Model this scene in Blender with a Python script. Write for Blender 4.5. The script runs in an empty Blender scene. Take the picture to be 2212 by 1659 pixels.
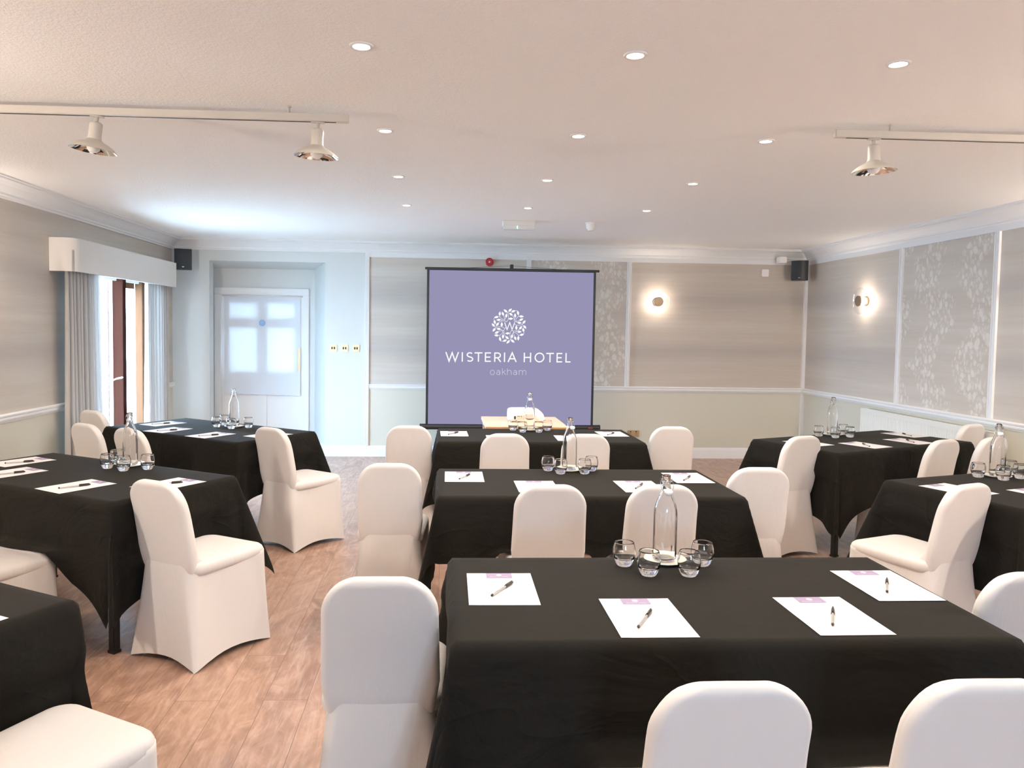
import bpy, bmesh, math, random
from mathutils import Vector, Matrix
R = math.radians
EXPO = .64
random.seed(7)
scene = bpy.context.scene
COL = scene.collection

# ------------------------------------------------------------------ helpers
def tag(o, label=None, cat=None, group=None, kind=None):
    if label: o['label'] = label
    if cat: o['category'] = cat
    if group: o['group'] = group
    if kind: o['kind'] = kind
    return o

def thing(name, label, cat, loc=(0, 0, 0), rz=0, group=None):
    o = bpy.data.objects.new(name, None)
    COL.objects.link(o)
    o.empty_display_size = .05
    o.location = loc
    o.rotation_euler = (0, 0, rz)
    return tag(o, label, cat, group)

def finish(name, bm, mats, parent=None, smooth=False, angle=None):
    bmesh.ops.recalc_face_normals(bm, faces=bm.faces)
    me = bpy.data.meshes.new(name)
    bm.to_mesh(me)
    bm.free()
    if not isinstance(mats, (list, tuple)): mats = [mats]
    for m in mats: me.materials.append(m)
    if smooth:
        for p in me.polygons: p.use_smooth = True
        if angle:
            try: me.set_sharp_from_angle(angle=R(angle))
            except Exception: pass
    o = bpy.data.objects.new(name, me)
    COL.objects.link(o)
    if parent is not None: o.parent = parent
    return o

def box(bm, x0, x1, y0, y1, z0, z1, mi=0, bev=0):
    vs = [bm.verts.new((x, y, z)) for x in (x0, x1) for y in (y0, y1) for z in (z0, z1)]
    fs = []
    for q in ((0, 1, 3, 2), (4, 6, 7, 5), (0, 4, 5, 1), (2, 3, 7, 6), (0, 2, 6, 4), (1, 5, 7, 3)):
        f = bm.faces.new([vs[i] for i in q]); f.material_index = mi; fs.append(f)
    if bev:
        es = set(e for f in fs for e in f.edges)
        bmesh.ops.bevel(bm, geom=list(es), offset=bev, segments=2, affect='EDGES', clamp_overlap=True, material=-1)
    return fs

def lathe(bm, prof, n=32, mi=0, M=None, close=False):
    """prof: list of (r,z)"""
    rings = []
    for r, z in prof:
        if r < 1e-6:
            v = Vector((0, 0, z)); v = M @ v if M else v
            rings.append([bm.verts.new(v)])
        else:
            ring = []
            for i in range(n):
                a = 2 * math.pi * i / n
                v = Vector((r * math.cos(a), r * math.sin(a), z)); v = M @ v if M else v
                ring.append(bm.verts.new(v))
            rings.append(ring)
    for a, b in zip(rings[:-1], rings[1:]):
        if len(a) == 1 and len(b) == 1: continue
        for i in range(n):
            j = (i + 1) % n
            if len(a) == 1: f = bm.faces.new((a[0], b[i], b[j]))
            elif len(b) == 1: f = bm.faces.new((a[i], a[j], b[0]))
            else: f = bm.faces.new((a[i], a[j], b[j], b[i]))
            f.material_index = mi; f.smooth = True
    return rings

def tube(bm, pts, r, n=8, mi=0, closed=False):
    pts = [Vector(p) for p in pts]
    rings = []
    N = len(pts)
    for k, p in enumerate(pts):
        if closed: d = (pts[(k + 1) % N] - pts[k - 1]).normalized()
        else: d = (pts[min(k + 1, N - 1)] - pts[max(k - 1, 0)]).normalized()
        up = Vector((0, 0, 1)) if abs(d.z) < .9 else Vector((1, 0, 0))
        a = d.cross(up).normalized(); b = d.cross(a).normalized()
        rr = r[k] if isinstance(r, (list, tuple)) else r
        rings.append([bm.verts.new(p + a * rr * math.cos(2 * math.pi * i / n) + b * rr * math.sin(2 * math.pi * i / n)) for i in range(n)])
    pairs = list(zip(rings[:-1], rings[1:]))
    if closed: pairs.append((rings[-1], rings[0]))
    for A, B in pairs:
        for i in range(n):
            j = (i + 1) % n
            f = bm.faces.new((A[i], A[j], B[j], B[i])); f.smooth = True; f.material_index = mi
    if not closed:
        for rg in (rings[0], rings[-1]):
            f = bm.faces.new(rg); f.material_index = mi

def sweep(bm, prof, p0, p1, out, mi=0):
    """extrude (d,z) profile along p0->p1 with d measured along out"""
    p0, p1, out = Vector(p0), Vector(p1), Vector(out)
    A = [bm.verts.new(p0 + out * d + Vector((0, 0, z))) for d, z in prof]
    B = [bm.verts.new(p1 + out * d + Vector((0, 0, z))) for d, z in prof]
    n = len(prof)
    for i in range(n):
        j = (i + 1) % n
        f = bm.faces.new((A[i], A[j], B[j], B[i])); f.material_index = mi
    bm.faces.new(A[::-1]); bm.faces.new(B)

def copy_tree(o, parent=None):
    c = o.copy(); COL.objects.link(c)
    if parent is not None: c.parent = parent
    for ch in list(o.children):
        copy_tree(ch, c)
    return c

# ------------------------------------------------------------------ materials
class NT:
    def __init__(s, name):
        s.m = bpy.data.materials.new(name); s.m.use_nodes = True
        s.t = s.m.node_tree; s.t.nodes.clear()
        s.out = s.n('ShaderNodeOutputMaterial')
    def n(s, typ, **kw):
        nd = s.t.nodes.new(typ)
        for k, v in kw.items(): setattr(nd, k, v)
        return nd
    def l(s, a, b): s.t.links.new(a, b)
    def setv(s, sock, v):
        if hasattr(v, 'is_output'): s.l(v, sock)
        else: sock.default_value = v
    def math(s, op, a, b=0, c=0, clamp=False):
        nd = s.n('ShaderNodeMath', operation=op); nd.use_clamp = clamp
        for i, v in enumerate((a, b, c)): s.setv(nd.inputs[i], v)
        return nd.outputs[0]
    def mix(s, f, a, b, blend='MIX'):
        nd = s.n('ShaderNodeMix', data_type='RGBA', blend_type=blend)
        s.setv(nd.inputs[0], f)
        for i, v in ((6, a), (7, b)):
            if isinstance(v, tuple) and len(v) == 3: v = (*v, 1)
            s.setv(nd.inputs[i], v)
        return nd.outputs[2]
    def coord(s, which='Object'): return s.n('ShaderNodeTexCoord').outputs[which]
    def geo(s): return s.n('ShaderNodeNewGeometry').outputs['Position']
    def mapping(s, v, scale=(1, 1, 1), loc=(0, 0, 0), rot=(0, 0, 0)):
        nd = s.n('ShaderNodeMapping'); s.l(v, nd.inputs[0])
        nd.inputs['Scale'].default_value = scale; nd.inputs['Location'].default_value = loc; nd.inputs['Rotation'].default_value = rot
        return nd.outputs[0]
    def noise(s, v, scale=5, detail=2, rough=.5, dist=0):
        nd = s.n('ShaderNodeTexNoise'); s.l(v, nd.inputs['Vector'])
        nd.inputs['Scale'].default_value = scale; nd.inputs['Detail'].default_value = detail
        nd.inputs['Roughness'].default_value = rough; nd.inputs['Distortion'].default_value = dist
        return nd.outputs[0]
    def ramp(s, f, stops):
        nd = s.n('ShaderNodeValToRGB'); s.l(f, nd.inputs[0])
        e = nd.color_ramp.elements
        while len(e) < len(stops): e.new(.5)
        for i, (p, c) in enumerate(stops):
            e[i].position = p; e[i].color = (*c, 1) if len(c) == 3 else c
        return nd.outputs[0]
    def bump(s, h, strength=.2, dist=.01):
        nd = s.n('ShaderNodeBump'); s.l(h, nd.inputs['Height'])
        nd.inputs['Strength'].default_value = strength; nd.inputs['Distance'].default_value = dist
        return nd.outputs[0]
    def bsdf(s, color=(.8, .8, .8), rough=.5, metal=0, spec=.5, normal=None, sheen=0, trans=0, ior=1.45, emis=None, es=0, coat=0, sub=0):
        b = s.n('ShaderNodeBsdfPrincipled')
        if isinstance(color, tuple): color = (*color[:3], 1)
        s.setv(b.inputs['Base Color'], color); s.setv(b.inputs['Roughness'], rough)
        b.inputs['Metallic'].default_value = metal; b.inputs['Specular IOR Level'].default_value = spec
        b.inputs['Transmission Weight'].default_value = trans; b.inputs['IOR'].default_value = ior
        b.inputs['Sheen Weight'].default_value = sheen
        b.inputs['Coat Weight'].default_value = coat
        if normal is not None: s.l(normal, b.inputs['Normal'])
        if emis: b.inputs['Emission Color'].default_value = (*emis, 1); b.inputs['Emission Strength'].default_value = es
        s.l(b.outputs[0], s.out.inputs[0])
        return b

def simple(name, color, rough=.5, **kw):
    t = NT(name); t.bsdf(color, rough, **kw); return t.m

def srgb(r, g, b):
    f = lambda c: (c / 255 / 12.92) if c / 255 <= .04045 else ((c / 255 + .055) / 1.055) ** 2.4
    return (f(r), f(g), f(b))

def m_ceiling():
    t = NT('ceiling_plaster'); p = t.geo()
    h = t.noise(p, 60, 3, .6)
    h2 = t.noise(p, 140, 2, .5)
    hh = t.math('ADD', h, t.math('MULTIPLY', h2, .5))
    t.bsdf((.93, .915, .89), .7, normal=t.bump(hh, .35, .01)); return t.m

def m_paint(name, col):
    t = NT(name); h = t.noise(t.geo(), 220, 2)
    t.bsdf(col, .55, normal=t.bump(h, .08, .003)); return t.m

def wallpaper(name, axis, leafy):
    t = NT(name); p = t.geo()
    sep = t.n('ShaderNodeSeparateXYZ'); t.l(p, sep.inputs[0])
    s = sep.outputs[axis]; z = sep.outputs[2]
    cmb = t.n('ShaderNodeCombineXYZ'); t.l(s, cmb.inputs[0]); t.l(z, cmb.inputs[1])
    v = cmb.outputs[0]
    fine = t.noise(t.mapping(v, (5, 260, 1)), 1, 3, .65)
    mid = t.noise(t.mapping(v, (1.2, 34, 1)), 1, 3, .6)
    big = t.noise(t.mapping(v, (.35, 7, 1)), 1, 2, .5)
    ph = t.math('MULTIPLY_ADD', z, 2 * math.pi / .64, -1.32 * 2 * math.pi / .64)
    wob = t.math('MULTIPLY_ADD', t.noise(t.mapping(v, (.5, 2, 1)), 1, 1), 1.6, -.8)
    band = t.math('MULTIPLY_ADD', t.math('COSINE', t.math('ADD', ph, wob)), .5, .5)
    band = t.math('POWER', band, 3.0)
    base = t.mix(fine, (.49, .425, .355), (.60, .54, .47))
    base = t.mix(t.math('MULTIPLY', t.math('SUBTRACT', mid, .3, clamp=True), 1.1, clamp=True), base, (.44, .40, .365))
    base = t.mix(t.math('MULTIPLY', t.math('SUBTRACT', big, .45, clamp=True), 1.6, clamp=True), base, (.64, .60, .55))
    if not leafy:
        base = t.mix(t.math('MULTIPLY', band, .42), base, (.335, .305, .30))
    else:
        warp = t.n('ShaderNodeTexNoise'); t.l(v, warp.inputs['Vector']); warp.inputs['Scale'].default_value = 5
        vv = t.n('ShaderNodeVectorMath', operation='MULTIPLY_ADD'); t.l(warp.outputs['Color'], vv.inputs[0])
        vv.inputs[1].default_value = (.10, .10, 0); t.l(v, vv.inputs[2])
        mm = t.mapping(vv.outputs[0], (15.5, 10, 1), rot=(0, 0, .18))
        vo = t.n('ShaderNodeTexVoronoi', voronoi_dimensions='2D'); t.l(mm, vo.inputs['Vector']); vo.inputs['Scale'].default_value = 1
        sepc = t.n('ShaderNodeSeparateColor'); t.l(vo.outputs['Color'], sepc.inputs[0])
        th = t.math('MULTIPLY_ADD', sepc.outputs[0], .26, .16)
        leaf = t.math('MULTIPLY', t.math('SUBTRACT', th, vo.outputs['Distance']), 14, clamp=True)
        mm2 = t.mapping(vv.outputs[0], (27, 17, 1), loc=(3, 7, 0), rot=(0, 0, -.3))
        vo2 = t.n('ShaderNodeTexVoronoi', voronoi_dimensions='2D'); t.l(mm2, vo2.inputs['Vector']); vo2.inputs['Scale'].default_value = 1
        leaf2 = t.math('MULTIPLY', t.math('SUBTRACT', .34, vo2.outputs['Distance']), 10, clamp=True)
        # hanging clusters, repeating up the wall
        sx = t.math('SINE', t.math('MULTIPLY_ADD', z, 2 * math.pi / .82, 1.0))
        d = t.math('SINE', t.math('ADD', t.math('MULTIPLY', s, 2 * math.pi / .62), t.math('MULTIPLY', sx, 1.3)))
        cl = t.math('ADD', d, t.math('MULTIPLY_ADD', t.noise(v, 4.5, 3), 3.2, -1.05))
        cl = t.math('MULTIPLY', cl, 2.5, clamp=True)
        both = t.math('MAXIMUM', leaf, t.math('MULTIPLY', leaf2, .55))
        base = t.mix(t.math('MULTIPLY', t.math('MULTIPLY', both, cl), .50), base, (.78, .76, .70))
    t.bsdf(base, .6, normal=t.bump(fine, .12, .002)); return t.m

def m_floor():
    t = NT('floor_planks'); p = t.geo()
    sep = t.n('ShaderNodeSeparateXYZ'); t.l(p, sep.inputs[0])
    cmb = t.n('ShaderNodeCombineXYZ'); t.l(sep.outputs[1], cmb.inputs[0]); t.l(sep.outputs[0], cmb.inputs[1])
    br = t.n('ShaderNodeTexBrick'); t.l(cmb.outputs[0], br.inputs['Vector'])
    br.offset = .37; br.offset_frequency = 2; br.squash = 1
    br.inputs['Color1'].default_value = (0, 0, 0, 1); br.inputs['Color2'].default_value = (1, 1, 1, 1); br.inputs['Mortar'].default_value = (.5, .5, .5, 1)
    br.inputs['Scale'].default_value = 1; br.inputs['Mortar Size'].default_value = .0012; br.inputs['Mortar Smooth'].default_value = .3
    br.inputs['Brick Width'].default_value = 1.22; br.inputs['Row Height'].default_value = .18
    pv = t.n('ShaderNodeSeparateColor'); t.l(br.outputs['Color'], pv.inputs[0])
    # shift the grain by plank
    off = t.n('ShaderNodeCombineXYZ'); t.l(t.math('MULTIPLY', pv.outputs[0], 37), off.inputs[0]); t.l(t.math('MULTIPLY', pv.outputs[0], 11), off.inputs[1])
    ad = t.n('ShaderNodeVectorMath', operation='ADD'); t.l(p, ad.inputs[0]); t.l(off.outputs[0], ad.inputs[1])
    g = ad.outputs[0]
    blotch = t.noise(t.mapping(g, (6, 2.6, 1)), 1, 5, .66, 2.2)
    grain = t.noise(t.mapping(g, (90, 7, 1)), 1, 3, .6, .6)
    streak = t.noise(t.mapping(g, (26, 2.0, 1)), 1, 4, .65, 2.5)
    c = t.ramp(blotch, [(.25, (.19, .090, .055)), (.5, (.37, .21, .14)), (.72, (.56, .36, .265))])
    c = t.mix(t.math('MULTIPLY', t.math('SUBTRACT', streak, .52, clamp=True), 3.2, clamp=True), c, (.60, .44, .36))
    c = t.mix(t.math('MULTIPLY', t.math('SUBTRACT', .44, streak, clamp=True), 4, clamp=True), c, (.21, .13, .10))
    c = t.mix(t.math('MULTIPLY', grain, .25), c, (.30, .19, .14))
    c = t.mix(t.math('MULTIPLY', pv.outputs[0], .35), c, (.50, .33, .245))
    c = t.mix(br.outputs['Fac'], c, (.14, .08, .06))
    h = t.math('ADD', t.math('MULTIPLY', streak, .5), t.math('MULTIPLY', br.outputs['Fac'], -1.5))
    t.bsdf(c, t.math('MULTIPLY_ADD', grain, .2, .26), normal=t.bump(h, .12, .004), spec=.5, coat=.22); return t.m

def m_cover():
    t = NT('white_stretch_cover'); p = t.coord()
    w = t.noise(t.mapping(p, (14, 14, 5)), 1, 3, .6, 1.0)
    f = t.noise(p, 700, 1)
    hh = t.math('ADD', w, t.math('MULTIPLY', f, .04))
    t.bsdf((.70, .655, .615), .62, normal=t.bump(hh, .22, .01), sheen=.25, spec=.25); return t.m

def m_cloth():
    t = NT('black_polyester'); p = t.coord()
    w = t.noise(t.mapping(p, (2.6, 2.6, 3.2)), 1, 4, .6, 1.8)
    f = t.noise(p, 420, 2)
    rn = t.noise(t.mapping(p, (1.5, 1.5, 2.4), loc=(5, 3, 1), rot=(.4, .3, .5)), 1, 2, .5, .9)
    ridge = t.math('POWER', t.math('SUBTRACT', 1, t.math('ABSOLUTE', t.math('MULTIPLY_ADD', rn, 2, -1))), 22)
    gn = t.n('ShaderNodeNewGeometry'); sg_ = t.n('ShaderNodeSeparateXYZ'); t.l(gn.outputs['True Normal'], sg_.inputs[0])
    side = t.math('SUBTRACT', 1.06, t.math('ABSOLUTE', sg_.outputs[2]), clamp=True)
    hh = t.math('ADD', t.math('MULTIPLY', t.math('MULTIPLY_ADD', ridge, .13, t.math('MULTIPLY', w, .8)), side), t.math('MULTIPLY', f, .02))
    b = t.bsdf((.0135, .0120, .0097), .85, normal=t.bump(hh, .6, .04), sheen=.03, spec=.10)
    b.inputs['Sheen Roughness'].default_value = .45
    b.inputs['Sheen Tint'].default_value = (1, .95, .85, 1)
    return t.m

def m_fabric(name, col, trans=.0):
    t = NT(name); p = t.coord()
    h = t.noise(p, 260, 2)
    b = t.bsdf(col, .8, normal=t.bump(h, .15, .002), sheen=.2, spec=.2)
    if trans:
        tr = t.n('ShaderNodeBsdfTranslucent'); tr.inputs[0].default_value = (*col, 1)
        mx = t.n('ShaderNodeMixShader'); mx.inputs[0].default_value = trans
        t.l(b.outputs[0], mx.inputs[1]); t.l(tr.outputs[0], mx.inputs[2]); t.l(mx.outputs[0], t.out.inputs[0])
    return t.m

def m_glass(name, tint=(1, 1, 1), rough=0.0):
    t = NT(name); t.bsdf(tint, rough, trans=1, ior=1.45); return t.m

def m_pane(name='window_pane_glass', k=.06):
    t = NT(name)
    tr = t.n('ShaderNodeBsdfTransparent'); tr.inputs[0].default_value = (.97, .985, 1, 1)
    gl = t.n('ShaderNodeBsdfGlossy'); gl.inputs['Roughness'].default_value = .02
    mx = t.n('ShaderNodeMixShader'); mx.inputs[0].default_value = k
    t.l(tr.outputs[0], mx.inputs[1]); t.l(gl.outputs[0], mx.inputs[2]); t.l(mx.outputs[0], t.out.inputs[0]); return t.m

def m_emit(name, col, s):
    t = NT(name); e = t.n('ShaderNodeEmission'); e.inputs[0].default_value = (*col, 1); e.inputs[1].default_value = s
    t.l(e.outputs[0], t.out.inputs[0]); return t.m

def m_wood(name, a, b, rough=.4, spec=.5):
    t = NT(name); p = t.coord()
    g = t.noise(t.mapping(p, (30, 30, 2.5)), 1, 4, .6, .8)
    t.bsdf(t.mix(g, a, b), rough, normal=t.bump(g, .1, .002), spec=spec); return t.m

M = dict(
    ceiling=m_ceiling(), white=m_paint('white_gloss_trim', (.76, .76, .755)),
    paint=m_paint('sage_wall_paint', (.60, .575, .485)), paint2=m_paint('pale_wall_paint', (.60, .615, .60)),
    wpx=wallpaper('grasscloth_wallpaper_back', 0, False), wpy=wallpaper('grasscloth_wallpaper_side', 1, False),
    lfx=wallpaper('leaf_wallpaper_back', 0, True), lfy=wallpaper('leaf_wallpaper_side', 1, True),
    floor=m_floor(), cover=m_cover(), cloth=m_cloth(),
    curtain=m_fabric('grey_curtain_fabric', (.50, .48, .46), .07), pelmet=m_fabric('pale_pelmet_fabric', (.66, .63, .59)),
    glass=m_glass('clear_glass'), water=m_glass('thick_glass_base'), pane=m_pane(),
    oak=m_wood('dark_orange_stained_wood', (.085, .038, .019), (.12, .056, .030), .7, .02), mahog=m_wood('reddish_stained_wood', (.028, .0092, .0058), (.042, .014, .009), .7, .02),
    beech=m_wood('beech_table_top', (.86, .60, .42), (.90, .68, .50), .35), beechedge=simple('beech_table_edge', (.55, .27, .10), .4),
    black=simple('black_plastic', (.012, .014, .016), .42), blackm=simple('black_powder_coated_metal', (.015, .015, .016), .4),
    whitep=simple('white_plastic', (.82, .80, .77), .35), lampw=simple('cream_enamel', (.58, .53, .46), .4),
    chrome=simple('polished_reflector', (.9, .88, .86), .08, metal=1), steel=simple('steel_wire', (.5, .5, .5), .25, metal=1),
    brass=simple('brushed_brass', (.58, .44, .27), .35, metal=1), cream=simple('cream_china', (.86, .80, .68), .25),
    paper=simple('white_paper', (.76, .735, .73), .7), lilac=simple('printed_lilac', srgb(152, 138, 166), .7), faint=simple('printed_pale', srgb(205, 190, 200), .7),
    penclear=simple('clear_pen_barrel', (.80, .77, .74), .15, trans=.55), ink=simple('black_ink_refill', (.10, .07, .05), .4), pencap=simple('black_pen_cap', (.025, .018, .016), .25),
    red=simple('red_plastic', (.45, .02, .025), .3), bulb=simple('opal_glass_bulb', (.80, .78, .74), .3), dark=simple('dark_slot', (.02, .02, .02), .6),
    slot=simple('drab_grille_slot', (.30, .28, .22), .7), radw=simple('radiator_enamel', (.74, .74, .68), .35), sheet=m_fabric('white_blind_fabric', (.66, .69, .73), .022),
)
M['blueroundel'] = simple('pale_blue_disc', srgb(150, 180, 215), .5)
M['projscreen'] = m_emit('projected_lilac_image', srgb(151, 147, 181), 2 ** -EXPO)
M['projwhite'] = m_emit('projected_white_image', (1, 1, 1), 2 ** -EXPO)
M['projthin'] = m_emit('projected_pale_lettering', srgb(214, 212, 226), 2 ** -EXPO)
M['down'] = m_emit('downlight_lamp_glow', (1, .90, .76), 22)
M['downglow'] = m_emit('sconce_lamp_glow', (1, .80, .62), 9)
M['green'] = m_emit('green_led', (.25, 1, .65), 3)
M['redled'] = simple('pale_red_lens', (.9, .45, .42), .2)
M['bronze'] = simple('dull_bronze_disc', (.34, .25, .17), .4, metal=.6)
M['sglass'] = m_pane('ribbed_glass_disc', .16)

# ------------------------------------------------------------------ dimensions
XL, XR, YB, YR, H = -3.2, 4.5, 9.48, -2.6, 2.58
DADO = .862
TOPW = 2.415

def struct(name, bm, mats, smooth=False):
    o = finish(name, bm, mats, None, smooth); o['kind'] = 'structure'; return o

# floor and ceiling
bm = bmesh.new(); box(bm, XL - .15, XR + .15, YR - .15, YB + .9, -.12, 0); struct('floor', bm, M['floor'])
bm = bmesh.new(); box(bm, XL - .15, XR + .15, YR - .15, YB + .9, H, H + .15); struct('ceiling', bm, M['ceiling'])
bm = bmesh.new(); box(bm, -14, XL - .16, -6, 22, -.25, -.1); struct('floor_outdoor_bounce', bm, simple('pale_bounce_ground', (.72, .72, .68), .8))  # ground outside, added and kept pale to bounce daylight indoors

# wall_back with splayed alcove
T = .16
bm = bmesh.new()
ax0, ax1, az = -2.765, -1.40, 2.30          # alcove mouth
bx0, bx1, bz, bY = -2.885, -1.595, 2.275, 9.93
box(bm, XL - .15, ax0, YB, YB + T, 0, H, 0)
box(bm, ax0, ax1, YB, YB + T, az + .03, H, 0)
box(bm, ax1, -.90, YB, YB + T, 0, H, 0)
box(bm, -.90, XR + .15, YB, YB + T, 0, DADO, 1)
box(bm, -.90, 1.045, YB, YB + T, DADO, H, 2)
box(bm, 1.045, 2.275, YB, YB + T, DADO, H, 3)
box(bm, 2.275, XR + .15, YB, YB + T, DADO, H, 2)
def slab(bm, pts, off, mi=0):
    """thick slab from a quad and an offset vector"""
    off = Vector(off)
    a = [bm.verts.new(p) for p in pts]; b = [bm.verts.new(Vector(p) + off) for p in pts]
    for q in [a[::-1], b] + [[a[i], a[(i + 1) % 4], b[(i + 1) % 4], b[i]] for i in range(4)]:
        f = bm.faces.new(q); f.material_index = mi
def hexa(pts, mi=0):
    v = [bm.verts.new(p) for p in pts]
    for q in ((0, 1, 2, 3), (4, 5, 6, 7), (0, 1, 5, 4), (1, 2, 6, 5), (2, 3, 7, 6), (3, 0, 4, 7)):
        f = bm.faces.new([v[i] for i in q]); f.material_index = mi
Ya = YB + .012; zm = az + .03
for sg, a0, b0 in ((-1, ax0, bx0), (1, ax1, bx1)):
    hexa([(a0, YB + .001, 0), (b0, bY + .001, 0), (b0, bY + .001, bz + .02), (a0, YB + .001, zm - .001),
          (a0 + sg * .12, Ya, 0), (b0 + sg * .12, bY + .001, 0), (b0 + sg * .12, bY + .001, bz + .02), (a0 + sg * .12, Ya, zm - .001)])
hexa([(ax0 - .05, YB + .001, zm), (ax1 + .05, YB + .001, zm), (bx1 + .05, bY + .001, bz), (bx0 - .05, bY + .001, bz),
      (ax0 - .05, Ya, zm + .12), (ax1 + .05, Ya, zm + .12), (bx1 + .05, bY + .001, bz + .12), (bx0 - .05, bY + .001, bz + .12)])
# alcove rear wall around the door (door opening -2.80..-1.70 x 0..1.99)
dx0, dx1, dz = -2.755, -1.74, 1.955
box(bm, bx0 - .1, dx0, bY, bY + .12, 0, bz + .1, 0)
box(bm, dx1, bx1 + .1, bY, bY + .12, 0, bz + .1, 0)
box(bm, dx0, dx1, bY, bY + .12, dz, bz + .1, 0)
struct('wall_back', bm, [M['paint2'], M['paint'], M['wpx'], M['lfx']])

# wall_right
bm = bmesh.new()
W2 = XR + .15
box(bm, XR, W2, YR, YB, 0, DADO, 0)
for y0, y1, k in ((7.47, YB, 1), (6.148, 7.47, 2), (3.2, 6.148, 1), (1.9, 3.2, 2), (YR, 1.9, 1)):
    box(bm, XR, W2, y0, y1, DADO, H, k)
struct('wall_right', bm, [M['paint'], M['wpy'], M['lfy']])

# wall_left with french window opening
wy0, wy1, wz1 = 7.08, 8.86, 2.07
bm = bmesh.new(); W0 = XL - .15
box(bm, W0, XL, YR, wy0, 0, DADO, 0); box(bm, W0, XL, YR, wy0, DADO, H, 1)
box(bm, W0, XL, wy1, YB, 0, DADO, 0); box(bm, W0, XL, wy1, YB, DADO, H, 1)
box(bm, W0, XL, wy0, wy1, wz1, H, 1)
struct('wall_left', bm, [M['paint'], M['wpy']])

# wall_rear (behind the camera) with a small unseen window, added for bluish daylight
rx0, rx1, rz0, rz1 = 0.35, 1.25, 1.05, 1.95
bm = bmesh.new()
box(bm, XL - .15, rx0, YR - .15, YR, 0, H, 0); box(bm, rx1, XR + .15, YR - .15, YR, 0, H, 0)
box(bm, rx0, rx1, YR - .15, YR, 0, rz0, 0); box(bm, rx0, rx1, YR - .15, YR, rz1, H, 0)
struct('wall_rear', bm, [M['paint2']])
w = thing('window_2_added', 'small white framed window added in the rear wall, unseen', 'window'); del w['category']; w['kind'] = 'structure'
bm = bmesh.new()
for k in range(3):
    x = rx0 + (rx1 - rx0) * k / 2
    box(bm, x - .03 if k else x, x + .03 if k < 2 else x, YR - .1, YR - .04, rz0, rz1)
box(bm, rx0, rx1, YR - .1, YR - .04, rz0, rz0 + .06); box(bm, rx0, rx1, YR - .1, YR - .04, rz1 - .06, rz1)
finish('window_frame', bm, M['white'], w)
bm = bmesh.new(); box(bm, rx0, rx1, YR - .075, YR - .069, rz0, rz1); finish('pane', bm, M['pane'], w)

# cornices, rails, panel trims
def trim(n, *segs, prof, mat='white'):
    bm = bmesh.new()
    for p0, p1, out in segs: sweep(bm, prof, p0, p1, out)
    return struct('trim_%d' % n, bm, M[mat])
corn = [(0, 2.455), (.018, 2.455), (.022, 2.470), (.034, 2.474), (.037, 2.49), (.05, 2.50), (.066, 2.514), (.088, 2.534), (.115, 2.549), (.148, 2.556), (.15, 2.566), (.165, 2.569), (.165, 2.58), (0, 2.58)]
frieze = [(0, 2.405), (.012, 2.405), (.012, 2.457), (0, 2.457)]
rail = [(0, .818), (.010, .818), (.014, .828), (.024, .834), (.028, .846), (.024, .858), (.032, .866), (.034, .876), (.020, .884), (0, .884)]
skirtp = [(0, 0), (.018, 0), (.018, .100), (.014, .108), (.012, .120), (.004, .132), (0, .132)]
trim(1, ((XL, YB, 0), (XR, YB, 0), (0, -1, 0)), prof=corn)
trim(2, ((XR, YR, 0), (XR, YB, 0), (-1, 0, 0)), prof=corn)
trim(3, ((XL, YR, 0), (XL, YB, 0), (1, 0, 0)), prof=corn)
trim(4, ((-.90, YB, 0), (XR, YB, 0), (0, -1, 0)), prof=frieze)
trim(5, ((XR, YR, 0), (XR, YB, 0), (-1, 0, 0)), prof=frieze)
trim(6, ((-.87, YB, 0), (XR, YB, 0), (0, -1, 0)), prof=rail)
trim(7, ((XR, YR, 0), (XR, YB, 0), (-1, 0, 0)), prof=rail)
trim(8, ((XL, YR, 0), (XL, wy0 - .12, 0), (1, 0, 0)), ((XL, 9.0, 0), (XL, YB, 0), (1, 0, 0)), prof=rail)
def vtrim(n, x=None, y=None, z0=.884, z1=2.406, side=None, w=.056, d=.014):
    bm = bmesh.new()
    if side == 'back':
        box(bm, x - w / 2, x + w / 2, YB - d, YB, z0, z1); box(bm, x - w / 6, x + w / 6, YB - d - .006, YB - d, z0, z1)
        for e in (-1, 1): box(bm, x + e * (w / 2 - .006) - .005, x + e * (w / 2 - .006) + .005, YB - d - .005, YB - d, z0, z1)
    else:
        box(bm, XR - d, XR, y - w / 2, y + w / 2, z0, z1)
        for e in (-1, 1): box(bm, XR - d - .006, XR - d, y + e * (w / 2 - .006) - .006, y + e * (w / 2 - .006) + .006, z0, z1)
    struct('trim_%d' % n, bm, M['white'])
vtrim(9, x=-.90, side='back', z0=.132, z1=2.456, w=.05)
vtrim(10, x=1.045, side='back'); vtrim(11, x=2.275, side='back')
vtrim(12, y=7.47); vtrim(13, y=6.148); vtrim(14, y=3.2); vtrim(15, y=1.9)
bm = bmesh.new(); box(bm, XR - .035, XR, YB - .035, YB, .132, 2.456); struct('trim_16', bm, M['white'])
bm = bmesh.new(); sweep(bm, skirtp, (ax1, YB, 0), (XR, YB, 0), (0, -1, 0)); sweep(bm, skirtp, (XL, YB, 0), (ax0, YB, 0), (0, -1, 0))
n_ = Vector((bY - YB, (bx1 - ax1) * -1, 0)).normalized()
sweep(bm, skirtp, (ax1, YB, 0), (bx1, bY, 0), tuple(-Vector((bY - YB, -(bx1 - ax1), 0)).normalized()))
struct('baseboard_back', bm, M['white'])
bm = bmesh.new(); sweep(bm, skirtp, (XR, YR, 0), (XR, YB, 0), (-1, 0, 0)); struct('baseboard_right', bm, M['white'])
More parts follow.
